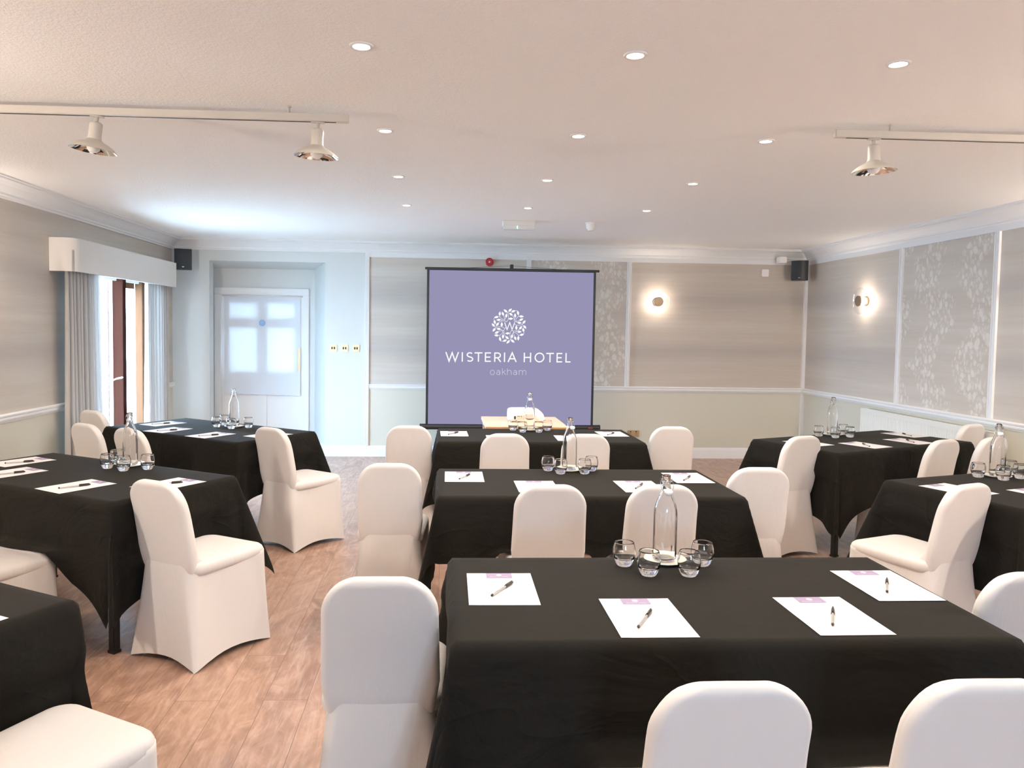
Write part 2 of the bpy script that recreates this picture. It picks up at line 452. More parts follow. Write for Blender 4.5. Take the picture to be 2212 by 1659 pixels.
bm = bmesh.new(); sweep(bm, skirtp, (XL, YR, 0), (XL, wy0, 0), (1, 0, 0)); sweep(bm, skirtp, (XL, wy1, 0), (XL, YB, 0), (1, 0, 0)); struct('baseboard_left', bm, M['white'])

# ------------------------------------------------------------------ door in the alcove
d = thing('door_1', 'white door with a pale blind over its upper panes, in the alcove', 'door'); del d['category']; d['kind'] = 'structure'
Yd = bY
bm = bmesh.new()      # architrave
for x0, x1, z0, z1 in ((-2.835, -2.752, 0, 1.951), (-1.742, -1.665, 0, 1.951), (-2.835, -1.665, 1.952, 2.035)):
    box(bm, x0, x1, Yd - .022, Yd, z0, z1, 0, .006)
finish('door_frame', bm, M['white'], d)
bm = bmesh.new()      # leaf: stiles and rails round four lights
Y0, Y1 = Yd + .012, Yd + .055
gx = (-2.645, -2.318, -2.175, -1.853)     # pane edges
for x0, x1, z0, z1 in ((-2.755, gx[0], 0, 1.955), (gx[3], -1.74, 0, 1.955), (gx[1], gx[2], .85, 1.844),
                       (gx[0], gx[3], 1.845, 1.955), (gx[0], gx[3], 1.535, 1.665), (gx[0], gx[3], .80, .995)):
    box(bm, x0, x1, Y0, Y1, z0, z1)
box(bm, gx[0], gx[3], Y0 + .014, Y1, .01, .80)
box(bm, (gx[1] + gx[2]) / 2 - .05, (gx[1] + gx[2]) / 2 + .05, Y0, Y1, .01, .80); box(bm, gx[0], gx[3], Y0, Y1, .01, .2)
finish('door_leaf', bm, M['white'], d)
pn = []
for a, b, c, e in ((gx[0], gx[1], 1.665, 1.845), (gx[2], gx[3], 1.665, 1.845), (gx[0], gx[1], .995, 1.535), (gx[2], gx[3], .995, 1.535)):
    bm = bmesh.new(); box(bm, a, b, Yd + .03, Yd + .035, c, e); finish('pane', bm, M['pane'], d)
bm = bmesh.new()      # thin fabric blind lying over the door's upper half
nx, nz = 24, 14
gv = [[bm.verts.new((-2.715 + .94 * i / nx, Yd - .002 - .004 * math.sin(i * .9) * (1 - j / nz) - (.010 if j == 0 else 0),
       (.705 - .018 * (i / nx) ** 3) + (1.925 - .705) * j / nz)) for j in range(nz + 1)] for i in range(nx + 1)]
for i in range(nx):
    for j in range(nz): bm.faces.new((gv[i][j], gv[i + 1][j], gv[i + 1][j + 1], gv[i][j + 1]))
finish('door_blind', bm, M['sheet'], d, True)
bm = bmesh.new(); tube(bm, [(-2.735, Yd - .012, 1.935), (-1.745, Yd - .012, 1.935)], .009, 8)
finish('blind_rail', bm, M['white'], d)
bm = bmesh.new(); box(bm, -1.800, -1.772, Yd - .018, Yd - .004, 1.005, 1.295, 0, .003)
o = finish('push_plate', bm, M['brass'], d); o['label'] = 'brass door plate'
bm = bmesh.new(); lathe(bm, [(0, .004), (.038, .004), (.040, 0), (0, 0)], 24, 0, Matrix.Translation((-2.247, Yd - .012, 1.60)) @ Matrix.Rotation(R(90), 4, 'X'))
o = finish('door_notice', bm, M['blueroundel'], d); o['label'] = 'small pale blue disc'
# bright corridor window seen through the door panes is daylight from outside

# ------------------------------------------------------------------ french window on the left
w = thing('window_1', 'white framed french window with wooden stiles in the left wall', 'window'); del w['category']; w['kind'] = 'structure'
bm = bmesh.new()
box(bm, XL - .14, XL - .01, wy0, wy0 + .06, 0, wz1); box(bm, XL - .14, XL - .01, wy1 - .06, wy1, 0, wz1)
box(bm, XL - .14, XL - .01, wy0, wy1, 2.0, wz1); box(bm, XL - .14, XL + .0, wy0, wy1, 0, .03)
finish('window_frame', bm, M['white'], w)
def stile(y0, y1, x0, x1, mat, nm):
    bm = bmesh.new(); box(bm, x0, x1, y0, y1, .03, 2.0, 0, .003)
    return finish(nm, bm, mat, w)
stile(7.94, 7.985, XL - .085, XL - .005, M['white'], 'meeting_bead')
o = stile(7.86, 7.94, XL - .03, XL + .072, M['mahog'], 'meeting_stile'); o['label'] = 'dark reddish wooden stile'
stile(7.82, 7.86, XL - .11, XL - .06, M['white'], 'glazing_bead')
o = stile(8.43, 8.50, XL - .03, XL + .045, M['oak'], 'hinge_stile'); o['label'] = 'orange wooden stile'
stile(8.51, 8.60, XL - .09, XL - .01, M['white'], 'side_bead')
for a, b, c, e in ((7.985, 8.44, 1.93, 2.0), (7.985, 8.44, .03, .2), (wy0 + .06, 7.82, .03, .2)):
    bm = bmesh.new(); box(bm, XL - .085, XL - .04, a, b, c, e); finish('leaf_rail', bm, M['oak'], w)
for a, b in ((wy0 + .06, 7.83), (7.98, 8.45), (8.595, wy1 - .06)):
    bm = bmesh.new(); box(bm, XL - .068, XL - .060, a, b, .1, 1.99); finish('pane', bm, M['pane'], w)
bm = bmesh.new(); box(bm, XL + .004, XL + .016, 7.89, 7.935, .98, 1.15, 0, .004)
tube(bm, [(XL + .01, 7.91, 1.035), (XL + .055, 7.91, 1.035), (XL + .06, 7.86, 1.032), (XL + .06, 7.72, 1.028), (XL + .052, 7.66, 1.018)], [.011, .011, .011, .009, .007], 8)
finish('door_handle', bm, M['whitep'], w)

# pelmet and curtains
bm = bmesh.new()
pl = [(XL + .001, 6.57)]
for k in range(9):
    a = R(180 - 90 * k / 8)     # rounded near corner
    pl.append((XL + .20 - .11 + .11 * math.sin(R(90 * k / 8)), 6.57 + .0 + .11 - .11 * math.cos(R(90 * k / 8))))
pl += [(XL + .20, 9.03), (XL + .001, 9.03)]
lo = [bm.verts.new((x, y, 1.982)) for x, y in pl]; hi = [bm.verts.new((x, y, 2.255)) for x, y in pl]
for i in range(len(pl)):
    j = (i + 1) % len(pl); bm.faces.new((lo[i], lo[j], hi[j], hi[i]))
bm.faces.new(hi); 
# open underneath: a recessed board
lo2 = [bm.verts.new((min(max(x, XL + .012), XL + .185), min(max(y, 6.60), 9.01), 1.982)) for x, y in pl]
up2 = [bm.verts.new((v.co.x, v.co.y, 2.16)) for v in lo2]
for i in range(len(pl)):
    j = (i + 1) % len(pl)
    bm.faces.new((lo[i], lo[j], lo2[j], lo2[i])); bm.faces.new((lo2[i], lo2[j], up2[j], up2[i]))
bm.faces.new(up2)
o = finish('pelmet', bm, M['pelmet'], None, True, 40)
tag(o, 'long cream fabric pelmet box above the french window curtains', 'pelmet')

def curtain(y0, y1, y0b, y1b, folds, label, seed):
    rnd = random.Random(seed)
    bm = bmesh.new(); n = folds * 12; nz = 26
    ph = [rnd.uniform(-.5, .5) for _ in range(folds + 2)]; am = [rnd.uniform(.6, 1.25) for _ in range(folds + 2)]
    front = []; back = []
    for j in range(nz + 1):
        tz = j / nz; z = .015 + (2.155 - .015) * tz
        rf, rb = [], []
        for i in range(n + 1):
            u = i / n; k = u * folds
            ya = y0b + (y0 - y0b) * tz ** .8; yb = y1b + (y1 - y1b) * tz ** .8
            pinch = .55 + .45 * (1 - tz)
            kk = int(min(k, folds - 1))
            ang = 2 * math.pi * k + ph[kk] * .6 * math.sin(math.pi * (k - kk)) + .4 * math.sin(3 * z + kk)
            a = .036 * pinch * (am[kk] * (1 - (k - kk)) + am[kk + 1] * (k - kk))
            x = XL + .108 + a * math.cos(ang); y = ya + (yb - ya) * u + .012 * math.sin(2 * ang) * pinch
            rf.append(bm.verts.new((x, y, z)))
        front.append(rf)
    for j in range(nz):
        for i in range(n): bm.faces.new((front[j][i], front[j][i + 1], front[j + 1][i + 1], front[j + 1][i]))
    o = finish('curtain', bm, M['curtain'], None, True)
    tag(o, label, 'curtain', 'curtains at the french window')
curtain(6.62, 7.20, 6.60, 7.26, 9, 'grey curtain gathered at the near side of the french window', 3)
curtain(8.36, 8.98, 8.32, 8.99, 8, 'grey curtain gathered at the far side of the french window', 5)

# ------------------------------------------------------------------ radiator on right wall
t = thing('radiator', 'long white panel radiator under the rail on the right wall', 'radiator', (XR, 6.98, 0))
bm = bmesh.new()
y0, y1 = -1.0, 1.0; n = 60
fr = -.085
prev = None
for i in range(n * 4 + 1):       # ribbed front panel
    y = y0 + (y1 - y0) * i / (n * 4); ph = i % 4
    x = fr + (.007 if ph in (1, 2) else 0)
    a = bm.verts.new((x, y, .20)); b = bm.verts.new((x, y, .74))
    if prev: bm.faces.new((prev[0], a, b, prev[1]))
    prev = (a, b)
box(bm, fr + .008, fr + .02, y0, y1, .18, .78)
box(bm, fr - .002, fr + .008, y0, y1, .74, .78); box(bm, fr - .002, fr + .008, y0, y1, .17, .20)
finish('front_panel', bm, M['radw'], t)
bm = bmesh.new(); box(bm, fr + .02, -.012, y0 + .03, y1 - .03, .20, .765); finish('convector', bm, M['radw'], t)
bm = bmesh.new(); box(bm, fr, -.006, y0, y1, .778, .790, 0, .003)
g = finish('top_grille', bm, M['radw'], t)
bm = bmesh.new(); box(bm, -.050, -.030, y0 + .08, y1 - .08, .7895, .7915); finish('grille_slot', bm, M['slot'], g)  # thin darker strip laid along the grille top
for e in (-1, 1):
    bm = bmesh.new(); tube(bm, [(-.05, e * .9, .2), (-.05, e * .9, .004)], .008, 8); finish('pipe', bm, M['radw'], t)

# ------------------------------------------------------------------ chairs
def rrect(hx0, hx1, y0, y1, r, n=6):
    """closed rounded outline; hx0 half width at y0 (rear), hx1 at y1; 4 corners x (n+1) + edge subdivisions"""
    pts = []
    E = 8
    def edge(a, b):
        for k in range(1, E): yield (a[0] + (b[0] - a[0]) * k / E, a[1] + (b[1] - a[1]) * k / E)
    corners = [((hx0 - r, y0 + r), -90), ((hx1 - r, y1 - r), 0), ((-hx1 + r, y1 - r), 90), ((-hx0 + r, y0 + r), 180)]
    arcs = []
    for (cx, cy), a0 in corners:
        arcs.append([(cx + r * math.cos(R(a0 + 90 * k / n)), cy + r * math.sin(R(a0 + 90 * k / n))) for k in range(n + 1)])
    for i in range(4):
        pts += arcs[i]
        pts += list(edge(arcs[i][-1], arcs[(i + 1) % 4][0]))
    return pts

def loft(bm, rings, cap0=True, cap1=True):
    vr = [[bm.verts.new(p) for p in r] for r in rings]
    n = len(vr[0])
    for a, b in zip(vr[:-1], vr[1:]):
        for i in range(n):
            f = bm.faces.new((a[i], a[(i + 1) % n], b[(i + 1) % n], b[i])); f.smooth = True
    if cap0: bm.faces.new(vr[0][::-1]).smooth = True
    if cap1: bm.faces.new(vr[-1]).smooth = True
    return vr

HC = .855
def back_y(z):   # rear face y
    t = max(0, (z - .42) / (HC - .42))
    return -.212 - .022 * t - .066 * t ** 1.6

def make_chair():
    t = thing('banquet_chair', 'x', 'chair', (0, 0, 0), 0, 'chairs in white stretch covers')
    rnd = random.Random(4)
    # backrest
    bm = bmesh.new(); rings = []
    wt, r = .166, .118
    zs = [.395, .405, .42, .44, .46, .49, .53, .58, .63, .68, .71, HC - r]
    zs += [HC - r + r * math.sin(R(a)) for a in (8, 16, 24, 32, 40, 48, 55, 62, 68, 73, 78, 82, 85.5, 88, 89.5)]
    for z in zs:
        if z <= HC - r + 1e-6:
            q = (z - .395) / (.53 - .395)
            w = .146 + (.172 - .146) * min(1, q) ** .7 if z < .53 else .172 + (wt - .172) * (z - .53) / (HC - r - .53)
        else:
            w = wt - r + math.sqrt(max(r * r - (z - (HC - r)) ** 2, 0))
        dz = HC - z
        th = .054 if z > .47 else .03 + .024 * max(0, (z - .395)) / .075
        if dz < .026: th *= math.sqrt(max(0.02, 1 - ((.026 - dz) / .026) ** 2))
        yr = back_y(z) + (.010 * max(0, (.44 - z) / .045)); mid = yr + .027
        rc = min(.021, th * .46)
        ring = []
        for x, y in rrect(w, w, -th / 2, th / 2, rc, 4):
            wr = .0022 * math.sin(x * 60 + z * 25) * math.exp(-((z - .74) / .09) ** 2)
            ring.append((x, mid + y + wr, z))
        rings.append(ring)
    loft(bm, rings)
    finish('backrest', bm, M['cover'], t, True)
    # seat
    bm = bmesh.new(); rings = []
    for z, ins in ((.415, .010), (.43, .002), (.44, 0), (.454, 0), (.464, .004), (.473, .013), (.479, .03), (.483, .055), (.486, .09), (.4875, .12)):
        rings.append([(x, y, z) for x, y in rrect(.178 - ins, .198 - ins, -.205 + ins, .248 - ins, max(.012, .062 - ins * .3), 6)])
    loft(bm, rings)
    finish('seat', bm, M['cover'], t, True)
    # skirt stretched to the four feet
    bm = bmesh.new(); rings = []
    top = rrect(.156, .1985, -.2135, .2485, .056, 6); bot = rrect(.214, .222, -.240, .246, .020, 6)
    n = len(top); NL = 24
    for k in range(-2, NL + 1):
        q = max(k, 0) / NL; ring = []
        for i in range(n):
            a, b = top[i], bot[i]
            sx = min(1, abs(b[0]) / .216); sy = min(1, abs(b[1]) / .241)
            side = sx if sy > .985 else (sy if sx > .97 else 1)
            mid = 1 - side ** 2
            e = q ** (1.25 if b[1] < 0 else 1.0)
            x = a[0] * (1 - e) + b[0] * e; y = a[1] * (1 - e) + b[1] * e
            hem = .034 * max(0, 1 - side ** 2.4)
            rear = max(0, min(1, (-a[1] - .10) / .10))
            zt = .447 + .075 * rear * rear * (3 - 2 * rear)
            z = zt * (1 - q) + hem * q
            pull = (.012 - .010 * rear) * math.sin(math.pi * min(q, 1)) + .022 * q * q * mid
            l = math.hypot(x, y)
            x -= pull * (x / l) * (.35 + .65 * mid); y -= pull * (y / l) * (.35 + .65 * mid)
            if k < 0:     # tuck the top edge in
                t_ = -k / 2 * (1 - rear); x *= 1 - .03 * t_; y *= 1 - .03 * t_; z += .004 * (-k / 2)
            ring.append((x, y, z))
        rings.append(ring)
    rings = rings[::1]
    loft(bm, rings, False, False)
    o = finish('skirt', bm, M['cover'], t, True)
    return t

CH = [  # x, y, angle, label
 ('T1L', -.166 + .0, 2.46, 0, 'white covered chair at the left end of the front centre table, seen from behind'),
 ('T1a', .592, 1.79, 0, 'white covered chair at the bottom, left of two before the front table'),
 ('T1b', 1.120, 1.79, 0, 'white covered chair at the bottom, right of two before the front table'),
 ('T1R', 1.776, 2.49, 0, 'white covered chair at the right end of the front centre table, cut off'),
 ('T2L', -.262, 4.325, 0, 'white covered chair at the left end of the middle centre table'),
 ('T2a', .503, 3.78, 0, 'white covered chair, left of two before the middle centre table'),
 ('T2b', 1.022, 3.79, 0, 'white covered chair, right of two before the middle centre table, behind the big bottle'),
 ('T2R', 1.665, 4.255, 0, 'white covered chair at the right end of the middle centre table'),
 ('T3L', -.230, 5.92, 0, 'white covered chair at the left end of the table by the screen'),
 ('T3a', .436, 5.52, 0, 'white covered chair, left of two before the table by the screen'),
 ('T3b', .990, 5.53, 0, 'white covered chair, right of two before the table by the screen'),
 ('T3R', 1.720, 5.985, 0, 'white covered chair at the right end of the table by the screen'),
 ('L1R', -1.000, 1.968, -30, 'white covered chair at the bottom left, only its seat in view'),
 ('L2a', -2.050, 3.61, -29, 'white covered chair at the left edge, seat half under the cloth'),
 ('L2R', -1.130, 3.800, -30, 'white covered chair on the left, side and seat in full view'),
 ('L3L', -2.665, 6.72, -34, 'white covered chair furthest back on the left, next to the curtain'),
 ('L3a', -2.335, 5.85, -34, 'white covered chair on the left in front of the curtain bottom, left of two'),
 ('L3b', -1.930, 5.59, -34, 'white covered chair seen through the bottle on the left'),
 ('L3R', -1.000, 5.690, -37, 'white covered chair at the right end of the rear left table, on the bluish floor'),
 ('R3L', 2.385, 5.49, 21, 'white covered chair at the left end of the rear right table, back to us'),
 ('R3a', 3.285, 5.35, 24, 'white covered chair before the rear right table, left of two'),
 ('R3b', 3.740, 5.50, 24, 'white covered chair before the rear right table, right of two, by a bottle'),
 ('R3R', 4.125, 6.27, 24, 'white covered chair at the right end of the rear right table, against the radiator'),
 ('R2L', 2.395, 3.815, 22, 'white covered chair on the right with its whole seat showing, turned left'),
]
proto = make_chair()
chairs = {}
for i, (k, x, y, a, lab) in enumerate(CH):
    c = proto if i == 0 else copy_tree(proto)
    x -= -.030 * math.sin(R(a)); y -= .030 * math.cos(R(a))
    c.location = (x, y, 0); c.rotation_euler.z = R(a); c['label'] = lab
    chairs[k] = (x, y, R(a))

# ------------------------------------------------------------------ tables and cloths
# name: near-left corner, angle, drop long side, drop end, words
TB = {
 'T1': ((0.045, 1.955), 0, 'front centre table'),
 'T2': ((-.005, 3.725), 0, 'middle centre table'),
 'T3': ((-.015, 5.575), 0, 'table by the screen'),
 'L1': (None, -29, 'bottom left corner table'),
 'L2': (None, -29.5, 'middle left table'),
 'L3': (None, -34, 'rear left table'),
 'R2': (None, 18.5, 'middle right table'),
 'R3': (None, 24.3, 'rear right table'),
}
TL, TW = 1.50, .755
def frame(a): a = R(a); return Vector((math.cos(a), math.sin(a), 0)), Vector((-math.sin(a), math.cos(a), 0))
def nl_from(corner, which, ang, L=TL, W=TW):
    u, v = frame(ang); c = Vector((*corner, 0))
    if which[1] == 'R': c = c - u * L
    if which[0] == 'F': c = c - v * W
    return (c.x, c.y)
TB['L1'] = (nl_from((-1.060, 2.290), 'FR', -29), -29, TB['L1'][2])
TB['L2'] = (nl_from((-1.478, 3.575), 'NR', -29.5), -29.5, TB['L2'][2])
TB['L3'] = (nl_from((-1.400, 5.455), 'NR', -34), -34, TB['L3'][2])
TB['R2'] = (nl_from((2.480, 4.190), 'FL', 18.5), 18.5, TB['R2'][2])
TB['R3'] = (nl_from((3.241 - .04, 5.785), 'xx', 24.3), 24.3, TB['R3'][2])
u, v = frame(24.3); c = Vector((3.225, 5.785, 0)) - u * TL / 2 - v * TW / 2; TB['R3'] = ((c.x, c.y), 24.3, TB['R3'][2])

def make_table(loc, rz, label):
    t = thing('folding_table', label, 'table', loc, rz, 'black clothed tables')
    bm = bmesh.new(); box(bm, .004, TL - .004, .004, TW - .004, .715, .741, 0, .004); finish('tabletop', bm, M['blackm'], t)
    for y in (.06, TW - .06):
        bm = bmesh.new(); box(bm, .08, TL - .08, y - .012, y + .012, .675, .715); finish('rail', bm, M['blackm'], t)
    for x in (.11, TL - .11):
        for y in (.09, TW - .09):
            bm = bmesh.new(); box(bm, x - .019, x + .019, y - .019, y + .019, .012, .69, 0, .004); box(bm, x - .021, x + .021, y - .021, y + .021, 0, .014)
            finish('leg', bm, M['blackm'], t)
    return t

def cloth_mesh(key, nl, ang, label, a=.345, b=.46, seed=0):
    rnd = random.Random(seed)
    rnd2 = [rnd.uniform(0, 6.28) for _ in range(12)]
    R0 = .016
    bm = bmesh.new()
    us = [-b + b * i / 16 for i in range(16)] + [TL * i / 56 for i in range(57)] + [TL + b * (i + 1) / 16 for i in range(16)]
    vs = [-a + a * i / 14 for i in range(14)] + [TW * i / 26 for i in range(27)] + [TW + a * (i + 1) / 14 for i in range(14)]
    U, V = frame(ang); O = Vector((*nl, 0))
    near = []
    for ck, (cx, cy, ca) in chairs.items():
        if (Vector((cx, cy, 0)) - (O + U * TL / 2 + V * TW / 2)).length < 1.6: near.append((cx, cy, ca))
    FLAT = {'L2': {(1, -1)}, 'R3': {(-1, -1)}, 'L3': {(1, -1)}, 'L1': {(1, -1)}}.get(key, set())
    def drop(r):   # arc-length -> (out, down) over a rounded edge
        L = R0 * math.pi / 2
        if r < L: q = r / R0; return R0 * math.sin(q), R0 * (1 - math.cos(q))
        return R0, R0 + (r - L)
    def pos(u, v):
        du = -u if u < 0 else max(0, u - TL); sv = -v if v < 0 else max(0, v - TW)
        bu = min(max(u, 0), TL); bv = min(max(v, 0), TW)
        sgu = -1 if u < 0 else 1; sgv = -1 if v < 0 else 1
        r = math.hypot(du, sv)
        if r < 1e-9:
            z = .7455 + .0005 * math.sin(u * 7 + rnd2[0]) * math.sin(v * 9 + rnd2[1]); return Vector((u, v, z))
        out, dn = drop(r)
        z = .7455 - dn
        fl = max(0, r - .03)
        if du > 0 and sv > 0:
            th = math.atan2(sv, du); q = math.sin(2 * th)
            flat = (sgu, sgv) in FLAT
            d = (.09 if flat else (.10 if key == 'L1' else .32)) * fl * q ** 1.3
            # fold the corner: points swing out along the diagonal
            cu, cv = math.cos(th), math.sin(th)
            ou = out * cu + d * (.72 + .15 * math.cos(3 * th)); ov = out * cv + d * (.72 - .15 * math.cos(3 * th))
            z += (-.02 if flat else .05) * fl * q
            if flat: z -= (.25 + .35 * th / (math.pi / 2)) * fl * (1 - q) ; ou_ = .008 * math.sin(th * 8) * fl
            else: ou_ = .02 * math.sin(th * 6) * fl
            ou += .02 * fl + ou_; ov += .02 * fl - ou_
            return Vector((bu + sgu * ou, bv + sgv * ov, z))
        s = u if sv > 0 else v
        Ls = TL if sv > 0 else TW
        e = min(s, Ls - s)
        wave = .020 * (.4 + .6 * math.sin(s * 7.3 + rnd2[2] + (3 if sgu < 0 or sgv < 0 else 0))) + .007 * math.sin(s * 17 + rnd2[3] + sgv)
        wave *= min(1, fl / .30) ** 1.2
        cor = .02 * fl * math.exp(-e / .10)
        nearu = -1 if u < TL / 2 else 1; nearv = -1 if v < TW / 2 else 1
        ck_ = (nearu, sgv) if sv > 0 else (sgu, nearv)
        if ck_ in FLAT: z -= (.60 if sv > 0 else .25) * fl * math.exp(-(e / .15) ** 1.2)
        o2 = out + wave * min(1, e / .18) + cor + .035 * fl
        if sv > 0: return Vector((bu, bv + sgv * o2, z))
        return Vector((bu + sgu * o2, bv, z))
    grid = []
    for uu in us:
        col = []
        for vv in vs:
            p = pos(uu, vv); w = O + U * p.x + V * p.y; w.z = p.z
            outside = not (0 <= uu <= TL and 0 <= vv <= TW)
            if outside and w.z < .70:
                for cx, cy, ca in near:
                    dx, dy = w.x - cx, w.y - cy
                    lx = dx * math.cos(-ca) - dy * math.sin(-ca); ly = dx * math.sin(-ca) + dy * math.cos(-ca)
                    # is the whole chair in front of (long side) or beside (end) the table?
                    rel = Vector((cx, cy, 0)) - O; ru, rv = rel.dot(U), rel.dot(V)
                    if 0.05 < ru < TL - .05:       # tucked under the long side: cloth lies on the seat
                        if abs(lx) < .26 and -.22 < ly < .30 and vv < 0:
                            zt = .492
                            f = 1 if abs(lx) < .205 else max(0, 1 - (abs(lx) - .205) / .055)
                            if w.z < zt:
                                ex = (zt - w.z)
                                sl = -V * ex * .62 * f
                                w = Vector((w.x + sl.x, w.y + sl.y, w.z + ex * f))
                                if f == 1:
                                    w.z = zt + .001 * math.sin(w.x * 30)
                    else:                           # beside the end: push the cloth clear of the chair
                        if w.z < .62 and rv > -.2:
                            hw = .226; sg = 1 if ru < 0 else -1
                            need = min(.06, hw + .014 - abs(lx))
                            fz = min(1, max(0, (.62 - w.z) / .12)); fz = fz * fz * (3 - 2 * fz)
                            fy = min(1, max(0, (.40 - abs(ly)) / .14)); fy = fy * fy * (3 - 2 * fy)
                            if need > 0 and abs(lx) < .3 and (w - O - U * (0 if ru < 0 else TL)).dot(U) * sg < .1: w = w + U * sg * need * fz * fy / max(.6, abs(math.cos(R(ang) - ca)))
            w.z = max(w.z, .006)
            col.append(bm.verts.new(w))
        grid.append(col)
    for i in range(len(us) - 1):
        for j in range(len(vs) - 1):
            bm.faces.new((grid[i][j], grid[i + 1][j], grid[i + 1][j + 1], grid[i][j + 1])).smooth = True
    bmesh.ops.transform(bm, matrix=Matrix.Translation((-O.x, -O.y, 0)), verts=bm.verts)
    o = finish('tablecloth', bm, M['cloth'], None, True)
    o.location = (O.x, O.y, 0)
    tag(o, label, 'tablecloth', 'black tablecloths')
    return o

LONG = {'T1': 'at the front centre, biggest in view', 'T2': 'on the middle table of the centre column', 'T3': 'nearest the projector screen',
        'L1': 'cut off at the bottom left corner', 'L2': 'on the middle left table, with a hanging pointed corner', 'L3': 'on the rear left table near the white door',
        'R2': 'on the middle right table, cut by the frame', 'R3': 'on the rear right table near the radiator'}
tproto = None
for i, (k, (nl, ang, word)) in enumerate(TB.items()):
    lab = 'table with thin black legs under black cloth, the %s' % word
    if tproto is None: t = tproto = make_table((*nl, 0), R(ang), lab)
    else:
        t = copy_tree(tproto); t.location = (*nl, 0); t.rotation_euler.z = R(ang); t['label'] = lab
    aa, bb = (.345, .46)
    if k == 'L2': aa, bb = .375, .47
    if k == 'R3': aa, bb = .38, .46
    if k in ('T1', 'T2', 'T3'): aa, bb = (.43 if k == 'T1' else .33), .46
    if k == 'L3': aa, bb = .34, .40
    cloth_mesh(k, nl, ang, 'black tablecloth ' + LONG[k], aa, bb, seed=i + 1)

# ------------------------------------------------------------------ stroke lettering
def stroke(bm, pts, w, y=0, closed=False, T=lambda p: p):
    """flat ribbon of width w along 2d pts in the x/z plane (front at y)"""
    n = len(pts)
    L, Rr = [], []
    for i in range(n):
        p = Vector(pts[i])
        if closed: a, b = Vector(pts[i - 1]), Vector(pts[(i + 1) % n])
        else: a, b = Vector(pts[max(i - 1, 0)]), Vector(pts[min(i + 1, n - 1)])
        d1 = (p - a); d2 = (b - p)
        if d1.length < 1e-9: d1 = d2
        if d2.length < 1e-9: d2 = d1
        d1.normalize(); d2.normalize()
        n1 = Vector((-d1.y, d1.x)); n2 = Vector((-d2.y, d2.x)); m = (n1 + n2)
        if m.length < 1e-6: m = n1
        m.normalize(); k = 1 / max(.35, m.dot(n1))
        L.append(p + m * w / 2 * k); Rr.append(p - m * w / 2 * k)
    va = [bm.verts.new(T((q.x, q.y))) for q in L]; vb = [bm.verts.new(T((q.x, q.y))) for q in Rr]
    for i in range(n if closed else n - 1):
        j = (i + 1) % n
        try: bm.faces.new((va[i], va[j], vb[j], vb[i]))
        except ValueError: pass

def arc(cx, cy, rx, ry, a0, a1, n=14): return [(cx + rx * math.cos(R(a0 + (a1 - a0) * k / n)), cy + ry * math.sin(R(a0 + (a1 - a0) * k / n))) for k in range(n + 1)]
# letter shapes in a unit cap height, width w
def glyph(ch, w):
    s = {
     'W': [[(.04, 1), (w * .27, .04), (w * .5, .93), (w * .73, .04), (w - .04, 1)]],
     'I': [[(w / 2, 0), (w / 2, 1)]],
     'T': [[(0, .94), (w, .94)], [(w / 2, 0), (w / 2, .94)]],
     'E': [[(w, .94), (.07, .94), (.07, .06), (w, .06)], [(.07, .5), (w * .9, .5)]],
     'L': [[(.07, 1), (.07, .06), (w, .06)]],
     'H': [[(.07, 0), (.07, 1)], [(w - .07, 0), (w - .07, 1)], [(.07, .5), (w - .07, .5)]],
     'A': [[(.03, 0), (w / 2, .97), (w - .03, 0)], [(w * .2, .34), (w * .8, .34)]],
     'R': [[(.07, 0), (.07, .94), (w * .45, .94)] + arc(w * .5, .69, w * .38, .25, 80, -80, 10) + [(w * .45, .44), (.07, .44)], [(w * .48, .44), (w - .04, 0)]],
     'O': [arc(w / 2, .5, w / 2 - .06, .46, 0, 352, 26) + [(w - .06, .5)]],
     'S': [arc(w / 2, .73, w * .40, .215, 35, 255, 12) + arc(w / 2, .27, w * .44, .215, 80, -140, 12)],
    }
    return s[ch]

# ------------------------------------------------------------------ projection screen
SY = 8.60
sx0, sx1, sz0, sz1 = -.143, 1.668, .497, 2.198
t = thing('projector_screen', 'black framed tripod projection screen showing a lilac hotel logo', 'screen', (.76, SY, 0))
def loc(x): return x - .76
bm = bmesh.new(); box(bm, loc(sx0 - .026), loc(sx1 + .026), -.003, .003, sz0, sz1 + .008)
scr = finish('screen_border', bm, M['black'], t)
bm = bmesh.new(); box(bm, loc(sx0), loc(sx1), -.006, -.0035, sz0 + .004, sz1)
img = finish('screen_image', bm, M['projscreen'], scr)
def spos(px, py):   # photo pixel -> local x,z on the screen surface
    top = 583 + (px - 927) * .0197; bot = 918 + (px - 925) * .0057
    return (loc(-.147 + (px - 927) * .005104), 2.199 - (py - top) / (bot - top) * 1.702)
TT = lambda p: (*[spos(900 + p[0] / 4.365, 560 + p[1] / 4.365)[0]], -.0085, spos(900 + p[0] / 4.365, 560 + p[1] / 4.365)[1])
letters = [('W', 280, 405), ('I', 430, 446), ('S', 478, 540), ('T', 553, 628), ('E', 650, 708), ('R', 738, 805), ('I', 829, 844), ('A', 868, 950), ('H', 1018, 1090), ('O', 1122, 1215), ('T', 1232, 1305), ('E', 1330, 1385), ('L', 1415, 1465)]
for ch, a, b in letters:
    if a in (280, 1018): bm = bmesh.new()
    base = 961 + (a - 280) * .0078; cap = 89
    w = (b - a) / cap
    for pl in glyph(ch, w):
        pts = [(a + x * cap, base - y * cap) for x, y in pl]
        stroke(bm, pts, 11.3, T=TT)
    if a in (868, 1415): finish('logo_wordmark', bm, M['projwhite'], scr)
bm = bmesh.new()
xh = 44; bl = lambda x: 1086 + (x - 703) * .006
def st(pts): stroke(bm, [(x, bl(x) - y) for x, y in pts], 4.2, T=TT)
st(arc(724, 22, 20, 22, 0, 360, 20)); 
